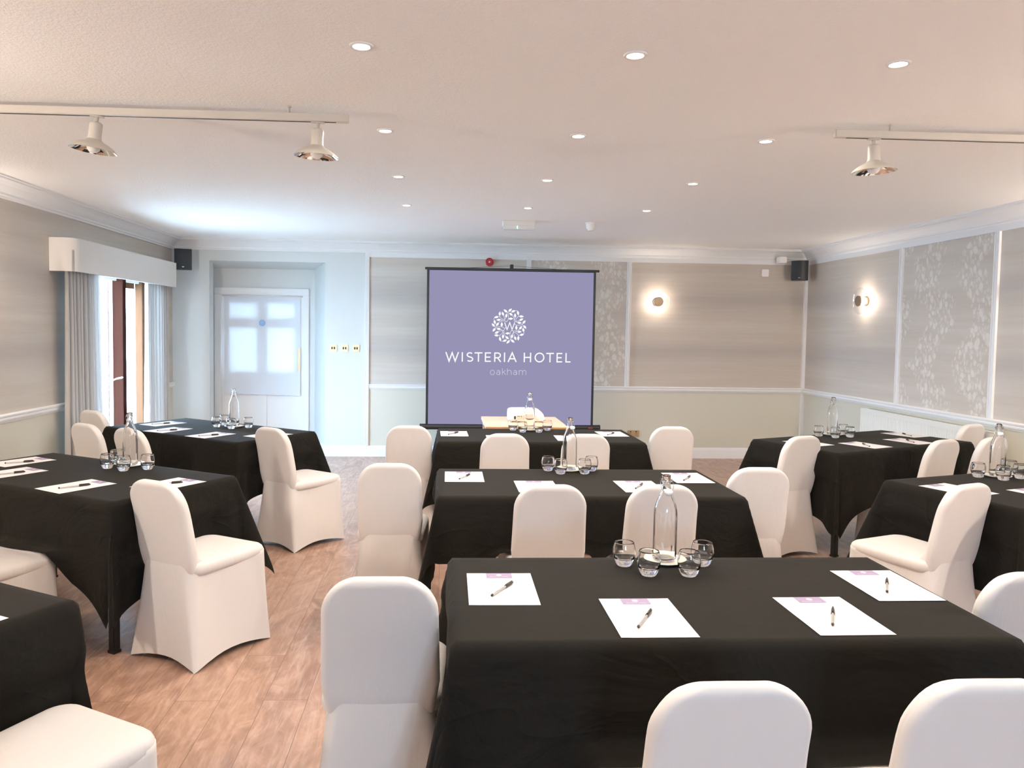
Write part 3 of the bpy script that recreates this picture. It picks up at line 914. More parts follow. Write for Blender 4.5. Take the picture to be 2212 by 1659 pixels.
for ax in (780, 939):
    st(arc(ax - 1, 15, 15, 13, 0, 360, 16)); st([(ax + 15, 0), (ax + 15, 28)] + arc(ax, 29, 15, 14, 0, 150, 8))
st([(818, 0), (818, 62)]); st([(847, 44), (819, 20)]); st([(828, 28), (850, 0)])
st([(865, 0), (865, 62)]); st([(865, 26)] + arc(884, 26, 19, 18, 170, 0, 10) + [(903, 0)])
st([(977, 0), (977, 44)]); st([(977, 28)] + arc(994, 28, 16, 16, 170, 0, 8) + [(1010, 0)]); st([(1010, 28)] + arc(1027, 28, 16, 16, 170, 0, 8) + [(1043, 0)])
finish('logo_place_name', bm, M['projthin'], scr)
# leafy roundel
bm = bmesh.new()
TQ = lambda p: (spos(1040 + p[0] / 15.08, 650 + p[1] / 15.08)[0], -.0085, spos(1040 + p[0] / 15.08, 650 + p[1] / 15.08)[1])
leaves = [(725,270,845,365),(995,243,890,340),(968,360,1100,310),(1180,310,1210,450),(605,335,598,475),(672,345,728,470),(828,400,805,535),(905,385,1015,460),(1100,395,1105,535),(1390,503,1240,495),(415,535,560,508),(490,615,635,605),(1375,568,1245,630),(1045,568,895,575),(1450,625,1355,730),(1320,718,1185,695),(462,755,425,620),(345,722,440,825),(483,815,572,700),(675,680,670,825),(375,992,465,880),(500,890,640,915),(443,1052,575,990),(430,1107,570,1115),(1150,945,1150,800),(1340,808,1250,915),(1478,892,1380,795),(1360,865,1395,995),(1325,993,1190,1000),(787,1050,930,1045),(1405,1075,1270,1105),(720,1225,718,1085),(915,1237,800,1145),(1000,1220,1020,1080),(1150,1270,1095,1150),(1217,1285,1222,1140),(643,1307,610,1170),(853,1253,720,1305),(833,1380,940,1275),(1100,1348,978,1250)]
for x0, y0, x1, y1 in leaves:
    A, B = Vector((x0, y0)), Vector((x1, y1)); d = B - A; nn = Vector((-d.y, d.x)).normalized()
    prof = [(0, 0), (.15, 14), (.35, 29), (.55, 36), (.75, 32), (.92, 16), (1, 4)]
    L = [bm.verts.new(TQ(tuple(A + d * q + nn * h))) for q, h in prof]
    Rr = [bm.verts.new(TQ(tuple(A + d * q - nn * h))) for q, h in prof]
    for i in range(len(prof) - 1):
        if i == 0: bm.faces.new((L[0], L[1], Rr[1]))
        else: bm.faces.new((L[i], L[i + 1], Rr[i + 1], Rr[i]))
stems = [[(845,365),(872,400),(885,450),(890,510),(888,572),(862,625),(830,672),(795,655),(760,645),(700,640),(620,665),(572,700)],[(890,340),(878,368),(872,400)],[(600,475),(605,505),(628,540),(660,570),(705,593),(760,605),(765,645)],[(560,508),(602,500)],[(728,470),(750,525),(765,590)],[(805,535),(770,598)],[(635,605),(668,618),(700,640)],[(425,620),(416,590),(430,545)],[(1100,310),(1140,308),(1175,330)],[(1210,450),(1215,500),(1180,525),(1150,560),(1130,600),(1122,655)],[(1240,495),(1215,500)],[(1015,460),(1045,505),(1065,560),(1080,655),(1122,658),(1150,680),(1185,695)],[(1105,535),(1100,575),(1082,612)],[(1245,630),(1190,655),(1122,658)],[(1355,730),(1325,765),(1280,780),(1230,786),(1180,786),(1140,780),(1095,750)],[(1380,795),(1355,775),(1325,765)],[(1150,800),(1140,780)],[(440,825),(495,850),(535,835),(600,828),(670,832),(730,860),(775,890),(812,850)],[(465,880),(495,850)],[(775,890),(752,930),(745,980),(750,1030),(770,1090),(800,1145)],[(640,915),(680,935),(705,958),(742,960)],[(575,990),(640,965),(705,958),(703,1000),(685,1045),(650,1085),(610,1110),(570,1115)],[(610,1110),(610,1170)],[(718,1085),(722,1045),(738,1010)],[(650,1290),(685,1303),(720,1305)],[(930,1045),(955,1020),(970,985),(990,955),(1060,970),(1150,970),(1205,950),(1250,915)],[(955,1020),(945,1080),(950,1160),(965,1230),(940,1275)],[(965,1230),(978,1250)],[(1120,970),(1150,992),(1190,1000)],[(1060,970),(1060,1015),(1030,1045),(1020,1080)],[(1060,1015),(1070,1075),(1095,1150)],[(1060,1012),(1110,1020),(1160,1045),(1200,1080),(1222,1115),(1222,1140)],[(1222,1112),(1270,1105)],[(1395,995),(1400,1030),(1395,1080)]]
for s_ in stems: stroke(bm, s_, 11, T=TQ)
stroke(bm, [(765, 690), (848, 925), (933, 697), (1012, 925), (1095, 690)], 27, T=TQ)
finish('logo_leaf_roundel', bm, M['projwhite'], scr)
# hardware
bm = bmesh.new(); box(bm, loc(sx0 - .048), loc(sx1 + .062), -.014, .014, sz1 + .006, sz1 + .032, 0, .003); finish('top_bar', bm, M['black'], t)
bm = bmesh.new(); tube(bm, [(loc(sx0 - .09), 0, .478), (loc(sx1 + .09), 0, .478)], .032, 16); 
cs = finish('roller_case', bm, M['black'], t, True, 50)
bm = bmesh.new(); lathe(bm, [(0, 0), (.033, 0), (.034, .02), (0, .02)], 16, 0, Matrix.Translation((loc(sx1 + .085), 0, .478)) @ Matrix.Rotation(R(90), 4, 'Y')); finish('end_cap', bm, M['black'], cs)
bm = bmesh.new(); box(bm, loc(sx1 - .03), loc(sx1 + .02), -.0345, -.0325, .474, .484); o = finish('badge', bm, M['red'], cs)
bm = bmesh.new(); tube(bm, [(0, .05, .10), (0, .05, 2.25)], .014, 10); finish('pole', bm, M['black'], t)
bm = bmesh.new(); box(bm, -.018, .018, .0, .06, 2.225, 2.275, 0, .004); box(bm, -.008, .008, -.006, .03, 2.20, 2.23); finish('hook', bm, M['black'], t)
for a, b in ((.26, -.015), (1.30, .015)):
    bm = bmesh.new(); tube(bm, [(loc(a), 0, sz1 + .03), (b, .0, 2.258)], .0018, 5); finish('cord', bm, M['black'], t)
for k in range(3):
    a = R(90 + 120 * k)
    bm = bmesh.new(); tube(bm, [(0, .05, .40), (.42 * math.cos(a), .05 + .42 * math.sin(a), .012)], .009, 8); finish('leg', bm, M['black'], t)

# ------------------------------------------------------------------ projector stand and projector
t = thing('projector_table', 'small pale wooden table behind the rear centre table', 'table', (.715, 6.78, 0))
bm = bmesh.new(); box(bm, -.345, .345, -.385, .385, .728, .755, 0, .003); tt = finish('tabletop', bm, M['beech'], t)
bm = bmesh.new(); box(bm, -.346, .346, -.3875, -.3855, .729, .752); o = finish('edge_strip', bm, M['beechedge'], tt); o['label'] = 'darker orange edge strip'
for x in (-1, 1):
    for y in (-1, 1):
        bm = bmesh.new(); box(bm, x * .31 - .02, x * .31 + .02, y * .34 - .02, y * .34 + .02, 0, .728, 0, .003); finish('leg', bm, M['beech'], t)
t = thing('projector', 'white projector on the pale wooden table, ports facing us', 'projector', (.742, 6.80, .755))
bm = bmesh.new()
sec = []
for x, zt in ((-.155, .060), (-.153, .094), (-.145, .106), (-.12, .112), (0, .114), (.09, .112), (.12, .100), (.142, .076), (.155, .045)): sec.append((x, zt))
ring0, ring1 = [], []
ol = [(x, z) for x, z in sec] + [(.155, .012), (-.155, .012)]
A = [bm.verts.new((x, -.11, z)) for x, z in ol]; B = [bm.verts.new((x, .11, z)) for x, z in ol]
for i in range(len(ol)): j = (i + 1) % len(ol); bm.faces.new((A[i], A[j], B[j], B[i]))
bm.faces.new(A); bm.faces.new(B)
bmesh.ops.bevel(bm, geom=[e for e in bm.edges if abs(e.verts[0].co.y - e.verts[1].co.y) < 1e-6], offset=.008, segments=3, affect='EDGES')
body = finish('body', bm, M['whitep'], t, True, 40)
bm = bmesh.new()
box(bm, -.088, .10, -.1125, -.1095, .022, .062); rp = finish('rear_panel', bm, M['lampw'], body)
for a, b, c, e in ((-.112, -.095, .030, .056), (-.083, -.073, .052, .057), (-.068, -.062, .052, .058), (-.052, -.045, .051, .058)):
    bm = bmesh.new(); box(bm, a, b, -.114, -.1115, c, e); finish('socket', bm, M['dark'], body)
for a, b in ((-.050, -.044), (-.036, -.030)):
    bm = bmesh.new(); box(bm, a, b, -.1145, -.1115, .040, .046); finish('audio_jack', bm, M['brass'], body)
bm = bmesh.new(); lathe(bm, [(0, .003), (.018, .003), (.019, 0), (0, 0)], 20, 0, Matrix.Translation((.098, -.112, .046)) @ Matrix.Rotation(R(90), 4, 'X')); finish('speaker_grille', bm, M['cream'], body)
bm = bmesh.new(); lathe(bm, [(0, .02), (.026, .02), (.03, 0), (.034, 0), (.034, .012)], 24, 0, Matrix.Translation((-.07, .112, .062)) @ Matrix.Rotation(R(-90), 4, 'X')); finish('lens', bm, M['black'], t)
for x in (-.12, .12):
    for y in (-.08, .08):
        bm = bmesh.new(); lathe(bm, [(0, 0), (.010, 0), (.010, .013), (0, .013)], 10, 0, Matrix.Translation((x, y, 0))); finish('foot', bm, M['black'], t)

# ------------------------------------------------------------------ tableware
TZ = .7462
def make_bottle():
    t = thing('water_bottle', 'x', 'bottle', (0, 0, 0), 0, 'swing top water bottles')
    bm = bmesh.new()
    outer = [(0, .004), (.030, .002), (.038, .004), (.0405, .012), (.0405, .16), (.0395, .178), (.035, .198), (.026, .222), (.0185, .245), (.0150, .262), (.0142, .272), (.0165, .275), (.0165, .282), (.0138, .285), (.0150, .290), (.0150, .299), (.0118, .301)]
    inner = [(.0098, .298), (.0105, .27), (.0125, .262), (.0158, .245), (.0232, .222), (.0318, .198), (.0362, .178), (.0372, .16), (.0372, .02), (.033, .012), (.015, .011), (0, .013)]
    n = 32
    rings = lathe(bm, outer + inner, n)
    for v in bm.verts:      # fluted body
        r = math.hypot(v.co.x, v.co.y)
        if r > .030 and v.co.z < .21 and r > .0375:
            a = math.atan2(v.co.y, v.co.x); k = 1 - .018 * (1 if int(round(a / (2 * math.pi) * n)) % 4 == 0 else 0)
            v.co.x *= k; v.co.y *= k
    finish('bottle_glass', bm, M['glass'], t, True)
    bm = bmesh.new()
    tube(bm, [(.0185 * math.cos(a), .0185 * math.sin(a), .279) for a in [2 * math.pi * k / 20 for k in range(20)]], .0011, 6, closed=True)
    tube(bm, [(-.0185, 0, .272), (-.0195, 0, .287), (-.016, -.004, .288)], .0011, 6)
    tube(bm, [(.0185, 0, .272), (.0195, 0, .287), (.016, -.004, .288)], .0011, 6)
    tube(bm, [(-.0205, 0, .279), (-.023, -.012, .262), (-.014, -.021, .246)], .0011, 6)
    tube(bm, [(.0205, 0, .279), (.023, -.012, .262), (.014, -.021, .246)], .0011, 6)
    finish('wire_clip', bm, M['steel'], t, True)
    bm = bmesh.new(); lathe(bm, [(0, -.010), (.008, -.008), (.0125, -.004), (.0145, 0), (.0145, .007), (.012, .010), (0, .010)], 18, 0, Matrix.Translation((0, -.0275, .243)) @ Matrix.Rotation(R(14), 4, 'X'))
    finish('stopper', bm, M['whitep'], t, True)
    return t
def make_glass():
    bm = bmesh.new()
    prof = [(0, .001), (.022, 0), (.0265, .003), (.031, .014), (.0365, .032), (.0388, .046), (.0375, .062), (.0335, .078), (.0325, .0815), (.0315, .0825), (.0308, .0810),
            (.0318, .077), (.0355, .062), (.0368, .046), (.0345, .034), (.0300, .026), (.018, .0235), (0, .0245)]
    lathe(bm, prof, 32)
    return finish('drinking_glass', bm, M['glass'], None, True)
def make_coaster():
    bm = bmesh.new(); lathe(bm, [(0, 0), (.050, 0), (.056, .002), (.073, .0085), (.075, .0105), (.073, .0115), (.055, .0062), (0, .0055)], 40)
    return finish('saucer', bm, M['cream'], None, True)

TN = {k: TB[k][2] for k in TB}
BOT = {'T1': (.787, 2.660, 0), 'T2': (.742, 4.435, 20), 'T3': (.715, 6.245, 0), 'L2': (-1.766, 4.520, 200), 'L3': (-1.652, 6.315, 200), 'R3': (3.137, 6.080, 160), 'R2': (3.201, 4.300, -20)}
bp = cp = None
for k, (x, y, a) in BOT.items():
    if bp is None: b = bp = make_bottle(); c = cp = make_coaster()
    else: b = copy_tree(bp); c = cp.copy(); COL.objects.link(c)
    b.location = (x, y, TZ + .0058); b.rotation_euler.z = R(a)
    tag(b, 'clear glass swing top bottle on the ' + TN[k], 'bottle', 'swing top water bottles')
    c.location = (x, y, TZ); tag(c, 'cream saucer under the bottle on the ' + TN[k], 'saucer', 'saucers under the bottles')
GL = {'T1': [(0.634, 2.617), (0.691, 2.51), (0.824, 2.504), (0.907, 2.618)],
 'T2': [(0.618, 4.43), (0.676, 4.334), (0.813, 4.338), (0.87, 4.43)],
 'T3': [(0.58, 6.235), (0.647, 6.122), (0.777, 6.129), (0.86, 6.240)],
 'L2': [(-1.859, 4.437), (-1.742, 4.364), (-1.63, 4.414), (-1.865, 4.58)],
 'L3': [(-1.785, 6.300), (-1.76, 6.430), (-1.645, 6.200), (-1.530, 6.275)],
 'R3': [(2.996, 6.02), (3.083, 5.926), (3.250, 6.124), (3.225, 5.972)],
 'R2': [(3.08, 4.29), (3.165, 4.202), (3.335, 4.375), (3.304, 4.253)]}
ORD = {'T1': ('leftmost', 'second from left', 'third from left, in front', 'rightmost, at the back'), 'T2': ('leftmost', 'second from left', 'third from left', 'rightmost'),
 'T3': ('leftmost', 'second from left', 'third from left', 'rightmost'), 'L2': ('leftmost', 'front one', 'rightmost', 'back one behind the others'), 'L3': ('leftmost', 'back one behind the others', 'front one before the bottle', 'rightmost'),
 'R3': ('leftmost', 'front one', 'back one', 'rightmost'), 'R2': ('leftmost', 'front one', 'back one', 'rightmost')}
gp = None
for k, L in GL.items():
    for i, (x, y) in enumerate(L):
        if gp is None: g = gp = make_glass()
        else: g = gp.copy(); COL.objects.link(g)
        g.location = (x, y, TZ); g.rotation_euler.z = random.uniform(0, 6)
        tag(g, 'clear tumbler, %s by the bottle on the %s' % (ORD[k][i], TN[k]), 'glass', 'tumblers round the bottles')

# note sheets with letterhead
def make_sheet():
    t = thing('note_sheet', 'x', 'paper', (0, 0, 0), 0, 'note sheets on the tables')
    bm = bmesh.new(); n = 6
    def zc(x, y): return .0006 + .0022 * (max(0, abs(x) / .105 - .55) ** 2) * (1 if y * x > 0 else .2)
    up = [[bm.verts.new((-.105 + .21 * i / n, -.1485 + .297 * j / n, zc(-.105 + .21 * i / n, -.1485 + .297 * j / n) + .0006)) for j in range(n + 1)] for i in range(n + 1)]
    lo = [[bm.verts.new((v.co.x, v.co.y, v.co.z - .0004)) for v in r] for r in up]
    for i in range(n):
        for j in range(n):
            bm.faces.new((up[i][j], up[i + 1][j], up[i + 1][j + 1], up[i][j + 1])); bm.faces.new((lo[i][j], lo[i][j + 1], lo[i + 1][j + 1], lo[i + 1][j]))
    for k in range(n):
        bm.faces.new((up[k][0], lo[k][0], lo[k + 1][0], up[k + 1][0])); bm.faces.new((up[k][n], up[k + 1][n], lo[k + 1][n], lo[k][n]))
        bm.faces.new((up[0][k], up[0][k + 1], lo[0][k + 1], lo[0][k])); bm.faces.new((up[n][k], lo[n][k], lo[n][k + 1], up[n][k + 1]))
    s = finish('sheet', bm, M['paper'], t)
    bm = bmesh.new()
    q = [bm.verts.new(p) for p in ((-.042, .098, .0016), (.042, .098, .0016), (.042, .1482, .0016), (-.042, .1482, .0016))]; bm.faces.new(q)
    h = finish('letterhead', bm, M['lilac'], t)
    bm = bmesh.new(); zz = .0019
    ring = [bm.verts.new((.009 * math.cos(2 * math.pi * i / 20), .1275 + .009 * math.sin(2 * math.pi * i / 20), zz)) for i in range(20)]; bm.faces.new(ring)
    cap = .0058; sc_ = .060 / (1465 - 280)
    for ch, a, b in letters:
        w_ = (b - a) * sc_ / cap
        for pl in glyph(ch, w_):
            stroke(bm, [(-.030 + (a - 280) * sc_ + x * cap, .1075 + y * cap) for x, y in pl], .0009, T=lambda p: (p[0], p[1], zz))
    finish('letterhead_logo', bm, M['faint'], h)
    return t
def make_pen():
    t = thing('ballpoint_pen', 'x', 'pen', (0, 0, 0), 0, 'pens on the note sheets')
    Mx = Matrix.Rotation(R(-90), 4, 'X')
    z0 = .0052
    def L(name, prof, mat, n=10):
        bm = bmesh.new(); lathe(bm, prof, n, 0, Matrix.Translation((0, 0, z0)) @ Mx); return finish(name, bm, mat, t, True, 50)
    L('barrel', [(0, -.070), (.0038, -.070), (.0038, .022), (0, .022)], M['penclear'], 8)
    L('refill', [(0, -.060), (.0014, -.060), (.0014, .02), (0, .02)], M['ink'], 6)
    L('end_plug', [(0, -.0755), (.0030, -.0750), (.0042, -.0715), (.0042, -.0685), (0, -.0685)], M['pencap'])
    c = L('cap', [(0, .018), (.0052, .018), (.0052, .040), (.0046, .060), (.0036, .070), (0, .0745)], M['pencap'])
    bm = bmesh.new(); box(bm, -.0016, .0016, .020, .066, z0 + .0050, z0 + .0072, 0, .0005); box(bm, -.0016, .0016, .060, .066, z0 + .002, z0 + .0055); finish('clip', bm, M['pencap'], c)
    return t
PA = {
'T1a':(0.194,2.379,-0.5),'T1b':(0.583,2.132,0.0),'T1c':(1.119,2.139,0.7),'T1d':(1.431,2.401,0.4),
'T2a':(0.130,4.229,-0.4),'T2b':(0.496,3.966,0),'T2c':(1.033,3.977,0.2),'T2d':(1.366,4.222,0.5),
'T3a':(0.103,6.000,1.2),'T3b':(0.448,5.775,0),'T3c':(0.967,5.791,-1.6),'T3d':(1.342,6.050,1.5),
'L2c':(-1.799,3.933,-33.9),'L2d':(-1.370,3.989,-31.9),'L2a':(-2.430,4.631,-32.8),'L2b':(-2.303,4.280,-33.0),
'L3c':(-1.695,5.825,-31.7),'L3a':(-2.268,6.487,-34.4),'L3b':(-2.094,6.095,-29.2),'L3d':(-1.277,5.841,-34.1),
'R3b':(3.571,5.749,22.1),'R3c':(3.106,5.534,26.1),'R3a':(3.776,6.134,23.3),'R3d':(2.716,5.615,23.7),
'R2a':(2.713,3.923,21.6),'R2b':(3.119,3.814,18.0),'L1a':(-1.329,2.068,-29.0)}
PN = {
'T1a':(0.196,2.362,-31.0),'T1b':(0.574,2.109,-28.9),'T1c':(1.114,2.117,-27.4),'T1d':(1.427,2.382,-30.2),
'L2c':(-1.794,3.907,-49.6),'L2d':(-1.375,3.989,-63.6),'L2a':(-2.415,4.591,-58.2),'L2b':(-2.285,4.245,-50),
'L3a':(-2.272,6.453,-53.4),'L3b':(-2.082,6.043,-63.8),'L3c':(-1.694,5.781,-60),
'T2a':(0.133,4.203,-25.1),'T2c':(1.030,3.964,-28.6),'T2d':(1.353,4.187,-31.6),
'T3a':(0.097,5.982,-32.0),'T3d':(1.331,6.022,-32.9),'R3b':(3.569,5.734,-10),'R3c':(3.096,5.504,-9.5),'R3a':(3.771,6.106,-4.8),'R2a':(2.72,3.90,-10)}
PW = {'T1a': 'left sheet', 'T1b': 'second sheet from the left', 'T1c': 'third sheet from the left', 'T1d': 'far right sheet'}
def pword(k):
    tb = k[:2]; c = k[2]
    if tb in ('T1', 'T2', 'T3'): w = {'a': 'leftmost', 'b': 'second from left', 'c': 'third from left', 'd': 'rightmost'}[c]
    elif tb in ('L2', 'L3'): w = {'a': 'furthest back', 'b': 'second from the left', 'c': 'third from the left', 'd': 'rightmost, behind the chair back'}[c]
    elif tb == 'R3': w = {'a': 'furthest back', 'b': 'right front', 'c': 'middle front', 'd': 'leftmost, behind a chair'}[c]
    elif tb == 'R2': w = {'a': 'left', 'b': 'right, cut by the frame'}[c]
    else: w = 'only visible'
    return w, TN[tb]
sp = pp = None
for k, (x, y, a) in PA.items():
    if sp is None: s = sp = make_sheet()
    else: s = copy_tree(sp)
    s.location = (x, y, TZ); s.rotation_euler.z = R(a)
    w_, tn = pword(k)
    s['label'] = 'note sheet with lilac header, %s on %s' % (w_, tn)
for k, (x, y, a) in PN.items():
    if pp is None: s = pp = make_pen()
    else: s = copy_tree(pp)
    s.location = (x, y, TZ + .0012); s.rotation_euler.z = R(a)
    w_, tn = pword(k)
    s['label'] = 'black capped pen on the %s sheet, %s' % (w_.split(',')[0], tn)

# ------------------------------------------------------------------ ceiling lights
LX = (-.306, .708, 1.718); LY = (2.935, 4.150, 5.370, 6.590)
cw = ('left', 'middle', 'right'); rw = ('nearest', 'second', 'third', 'furthest')
def make_down():
    t = thing('downlight', 'x', 'ceiling light', (0, 0, 0), 0, 'recessed ceiling downlights')
    bm = bmesh.new(); lathe(bm, [(.0445, 0), (.0445, -.003), (.041, -.0065), (.033, -.0065), (.030, -.004), (.030, -.001), (.030, 0)], 32); finish('bezel', bm, M['whitep'], t, True)
    bm = bmesh.new(); lathe(bm, [(0, -.0045), (.020, -.0042), (.0295, -.003), (.0295, -.001), (0, -.001)], 28); finish('lamp', bm, M['down'], t, True)
    return t
dp = None
def spot(x, y, z, power, col=(1, .885, .77), size=R(174), blend=.5, r=.03):
    l = bpy.data.lights.new('downlight_beam', 'SPOT'); l.energy = power; l.color = col; l.spot_size = size; l.spot_blend = blend; l.shadow_soft_size = r
    o = bpy.data.objects.new('downlight_beam', l); COL.objects.link(o); o.location = (x, y, z); return o
PD = 25
allrows = [(yy, rw[j]) for j, yy in enumerate(LY)] + [(1.72, None)]  # last row is unseen, added for more light in the room
for yy, rn in allrows:
    for xx, cn in zip(LX, cw):
        if dp is None: d_ = dp = make_down()
        else: d_ = copy_tree(dp)
        d_.location = (xx, yy, H)
        d_['label'] = 'lit round downlight, %s column, %s row from us' % (cn, rn) if rn else 'added round downlight above the front centre table, %s column, outside the frame' % cn
        spot(xx, yy, H - .02, PD)

# ------------------------------------------------------------------ track lighting
def track(name_label, x0, x1, y, z):
    t = thing('lighting_track', name_label, 'light track', ((x0 + x1) / 2, y, z), 0, 'ceiling light tracks')
    h = (x1 - x0) / 2
    bm = bmesh.new(); box(bm, -h, h, -.017, .017, -.018, .018, 0, .003); bar = finish('rail', bm, M['lampw'], t)
    bm = bmesh.new(); box(bm, -h + .06, h - .06, -.006, .006, -.0188, -.0178); finish('slot', bm, M['dark'], bar)
    for x in [-h + .28, h - .28] if h > .4 else [0]:
        bm = bmesh.new(); tube(bm, [(x, 0, .016), (x, 0, H - z)], .006, 8); lathe(bm, [(0, 0), (.012, 0), (.012, -.004), (0, -.004)], 12, 0, Matrix.Translation((x, 0, H - z))); finish('hanger', bm, M['lampw'], t)
    return t
ZT = 2.530
track('white ceiling track at upper left carrying two cone lamps', -3.12, -.448, 3.76, ZT)
track('white ceiling track at upper right carrying one cone lamp', 1.905, 4.30, 3.78, ZT)
def make_head():
    t = thing('track_lamp', 'x', 'spotlight', (0, 0, 0), 0, 'unlit cone track lamps')
    bm = bmesh.new(); box(bm, -.032, .032, -.010, .010, -.006, 0, 0, .002); tube(bm, [(0, 0, -.005), (0, 0, -.04)], .009, 10); finish('adaptor', bm, M['lampw'], t)
    bm = bmesh.new()
    lathe(bm, [(0, -.030), (.020, -.030), (.0275, -.036), (.0285, -.045), (.0285, -.095), (.031, -.104), (.030, -.108), (.040, -.118), (.062, -.128), (.085, -.142), (.103, -.158), (.104, -.160)], 36)
    sh = finish('lamp_shade', bm, M['lampw'], t, True, 50)
    bm = bmesh.new(); lathe(bm, [(.104, -.1605), (.098, -.1555), (.080, -.142), (.055, -.130), (.033, -.122), (0, -.120)], 36)
    finish('reflector', bm, M['chrome'], sh, True)
    bm = bmesh.new(); lathe(bm, [(0, -.172), (.016, -.168), (.028, -.155), (.030, -.143), (.024, -.130), (.018, -.122)], 24)
    finish('bulb', bm, M['bulb'], t, True)
    return t
hp = None
for x, y, rx, rz, lab in ((-1.605, 3.76, 0, 0, 'unlit cone lamp on the left track, left one'), (-.592, 3.76, 2, 0, 'unlit cone lamp on the left track, right one near the track end'), (2.105, 3.78, 0, 0, 'unlit cone lamp on the right hand track')):
    if hp is None: h_ = hp = make_head()
    else: h_ = copy_tree(hp)
    h_.location = (x, y, ZT - .018); h_.rotation_euler = (R(rx), R({-1.605: 7, -.592: 3, 2.105: -2}[x]), 0); h_['label'] = lab

# ------------------------------------------------------------------ ceiling and wall fittings
t = thing('emergency_light', 'white bulkhead emergency light with green spot on the ceiling', 'emergency light', (.712, 7.42, H + .001))
bm = bmesh.new(); box(bm, -.150, .150, -.05, .05, -.045, 0, 0, .004); finish('body', bm, M['whitep'], t)
bm = bmesh.new(); box(bm, -.156, .156, -.055, .055, -.080, -.045, 0, .010); df = finish('diffuser', bm, simple('frosted_diffuser', (.78, .79, .78), .3), t)
bm = bmesh.new(); box(bm, -.019, -.013, -.0575, -.055, -.076, -.050); o = finish('indicator', bm, M['green'], df)
bm = bmesh.new(); lathe(bm, [(0, 0), (.052, 0), (.052, -.012), (.046, -.016), (.042, -.055), (.032, -.062), (.030, -.075), (.012, -.082), (0, -.082)], 28)
o = finish('smoke_detector', bm, M['whitep'], None, True, 50); o.location = (1.398, 7.40, H); tag(o, 'white smoke detector on the ceiling right of the emergency light', 'smoke detector')
t = thing('alarm_sounder', 'round red fire alarm sounder on the wall above the screen', 'alarm', (.562, YB + .002, 2.37))
bm = bmesh.new(); lathe(bm, [(0, 0), (.046, 0), (.046, .03), (.050, .034), (.050, .048), (.044, .052), (.040, .046), (.022, .046), (.020, .052), (0, .052)], 28, 0, Matrix.Rotation(R(90), 4, 'X')); finish('body', bm, M['red'], t, True, 50)
bm = bmesh.new(); lathe(bm, [(0, .054), (.010, .056), (.012, .060), (0, .064)], 16, 0, Matrix.Rotation(R(90), 4, 'X')); finish('lens', bm, M['redled'], t, True)
bm = bmesh.new(); box(bm, 3.92, 4.005, YB - .03, YB + .001, 2.255, 2.345, 0, .005); o = finish('sensor_box', bm, M['whitep']); tag(o, 'small square white box on the back wall near the right corner', 'sensor')
bm = bmesh.new(); box(bm, 4.075, 4.165, YB - .17, YB - .06, 2.415, 2.490, 0, .008); o = finish('motion_sensor', bm, M['whitep']); tag(o, 'white rounded sensor on the cornice by the right speaker', 'sensor')
# shelf bracket so the sensor reaches the wall
bm = bmesh.new(); box(bm, 4.10, 4.14, YB - .08, YB, 2.425, 2.455); b_ = finish('bracket', bm, M['whitep']); b_.parent = o

for x, lab in ((-1.302, 'left'), (-1.167, 'middle'), (-1.031, 'right')):
    t = thing('light_switch', 'square brass switch plate with black rockers, %s of three' % lab, 'switch', (x, YB, 1.31), 0, 'brass light switches')
    bm = bmesh.new(); box(bm, -.043, .043, -.008, 0, -.043, .043, 0, .003); finish('plate', bm, simple('pale_brass', (.78, .72, .50), .3, metal=.6) if 'pale_brass' not in bpy.data.materials else bpy.data.materials['pale_brass'], t)
    for e in (-1, 1):
        bm = bmesh.new(); box(bm, e * .014 - .008, e * .014 + .008, -.012, -.007, -.014, .014, 0, .002); finish('rocker', bm, M['dark'], t)
t = thing('wall_socket', 'brass double power socket low on the back wall', 'socket', (2.372, YB, .300))
bm = bmesh.new(); box(bm, -.073, .073, -.008, 0, -.043, .043, 0, .003); pl_ = finish('plate', bm, M['brass'], t)
for e in (-1, 1):
    bm = bmesh.new()
    box(bm, e * .034 - .003, e * .034 + .003, -.0095, -.007, .000, .012); box(bm, e * .034 - .012, e * .034 - .006, -.0095, -.007, -.016, -.012); box(bm, e * .034 + .006, e * .034 + .012, -.0095, -.007, -.016, -.012); box(bm, e * .034 - .006, e * .034 + .006, -.0105, -.007, .02, .034)
    finish('socket_outlet', bm, M['dark'], pl_)

# wall sconces: ribbed clear glass disc with a brass centre, lamp behind
def make_sconce():
    t = thing('wall_sconce', 'x', 'wall light', (0, 0, 0), 0, 'ribbed glass wall lights')
    MX = Matrix.Rotation(R(90), 4, 'X')       # lathe z -> -y (out of wall when wall is behind +y)
    bm = bmesh.new(); lathe(bm, [(0, 0), (.050, 0), (.050, .014), (.045, .018), (0, .018)], 32, 0, MX); finish('base', bm, M['brass'], t, True, 50)
    bm = bmesh.new(); lathe(bm, [(0, .018), (.036, .018), (.040, .030), (.040, .062), (.030, .074), (0, .074)], 24, 0, MX); finish('bulb', bm, M['downglow'], t, True)
    bm = bmesh.new()
    pr = []
    for k in range(0, 33):
        r = .045 + (.142 - .045) * k / 32; pr.append((r, .092 - .018 * (k / 32) + .0042 * math.cos(k * math.pi * 2 / 5.4)))
    pr += [(.143, .070), (.142, .067)]
    for k in range(32, -1, -4):
        r = .045 + (.142 - .045) * k / 32; pr.append((r - .001, .0835 - .018 * (k / 32)))
    lathe(bm, pr + [pr[0]], 48, 0, MX); finish('glass_disc', bm, M['sglass'], t, True)
    bm = bmesh.new(); lathe(bm, [(0, .080), (.050, .080), (.056, .084), (.056, .098), (.054, .101), (0, .102)], 36, 0, MX); finish('brass_centre', bm, M['bronze'], t, True, 50)
    return t
sc = make_sconce()
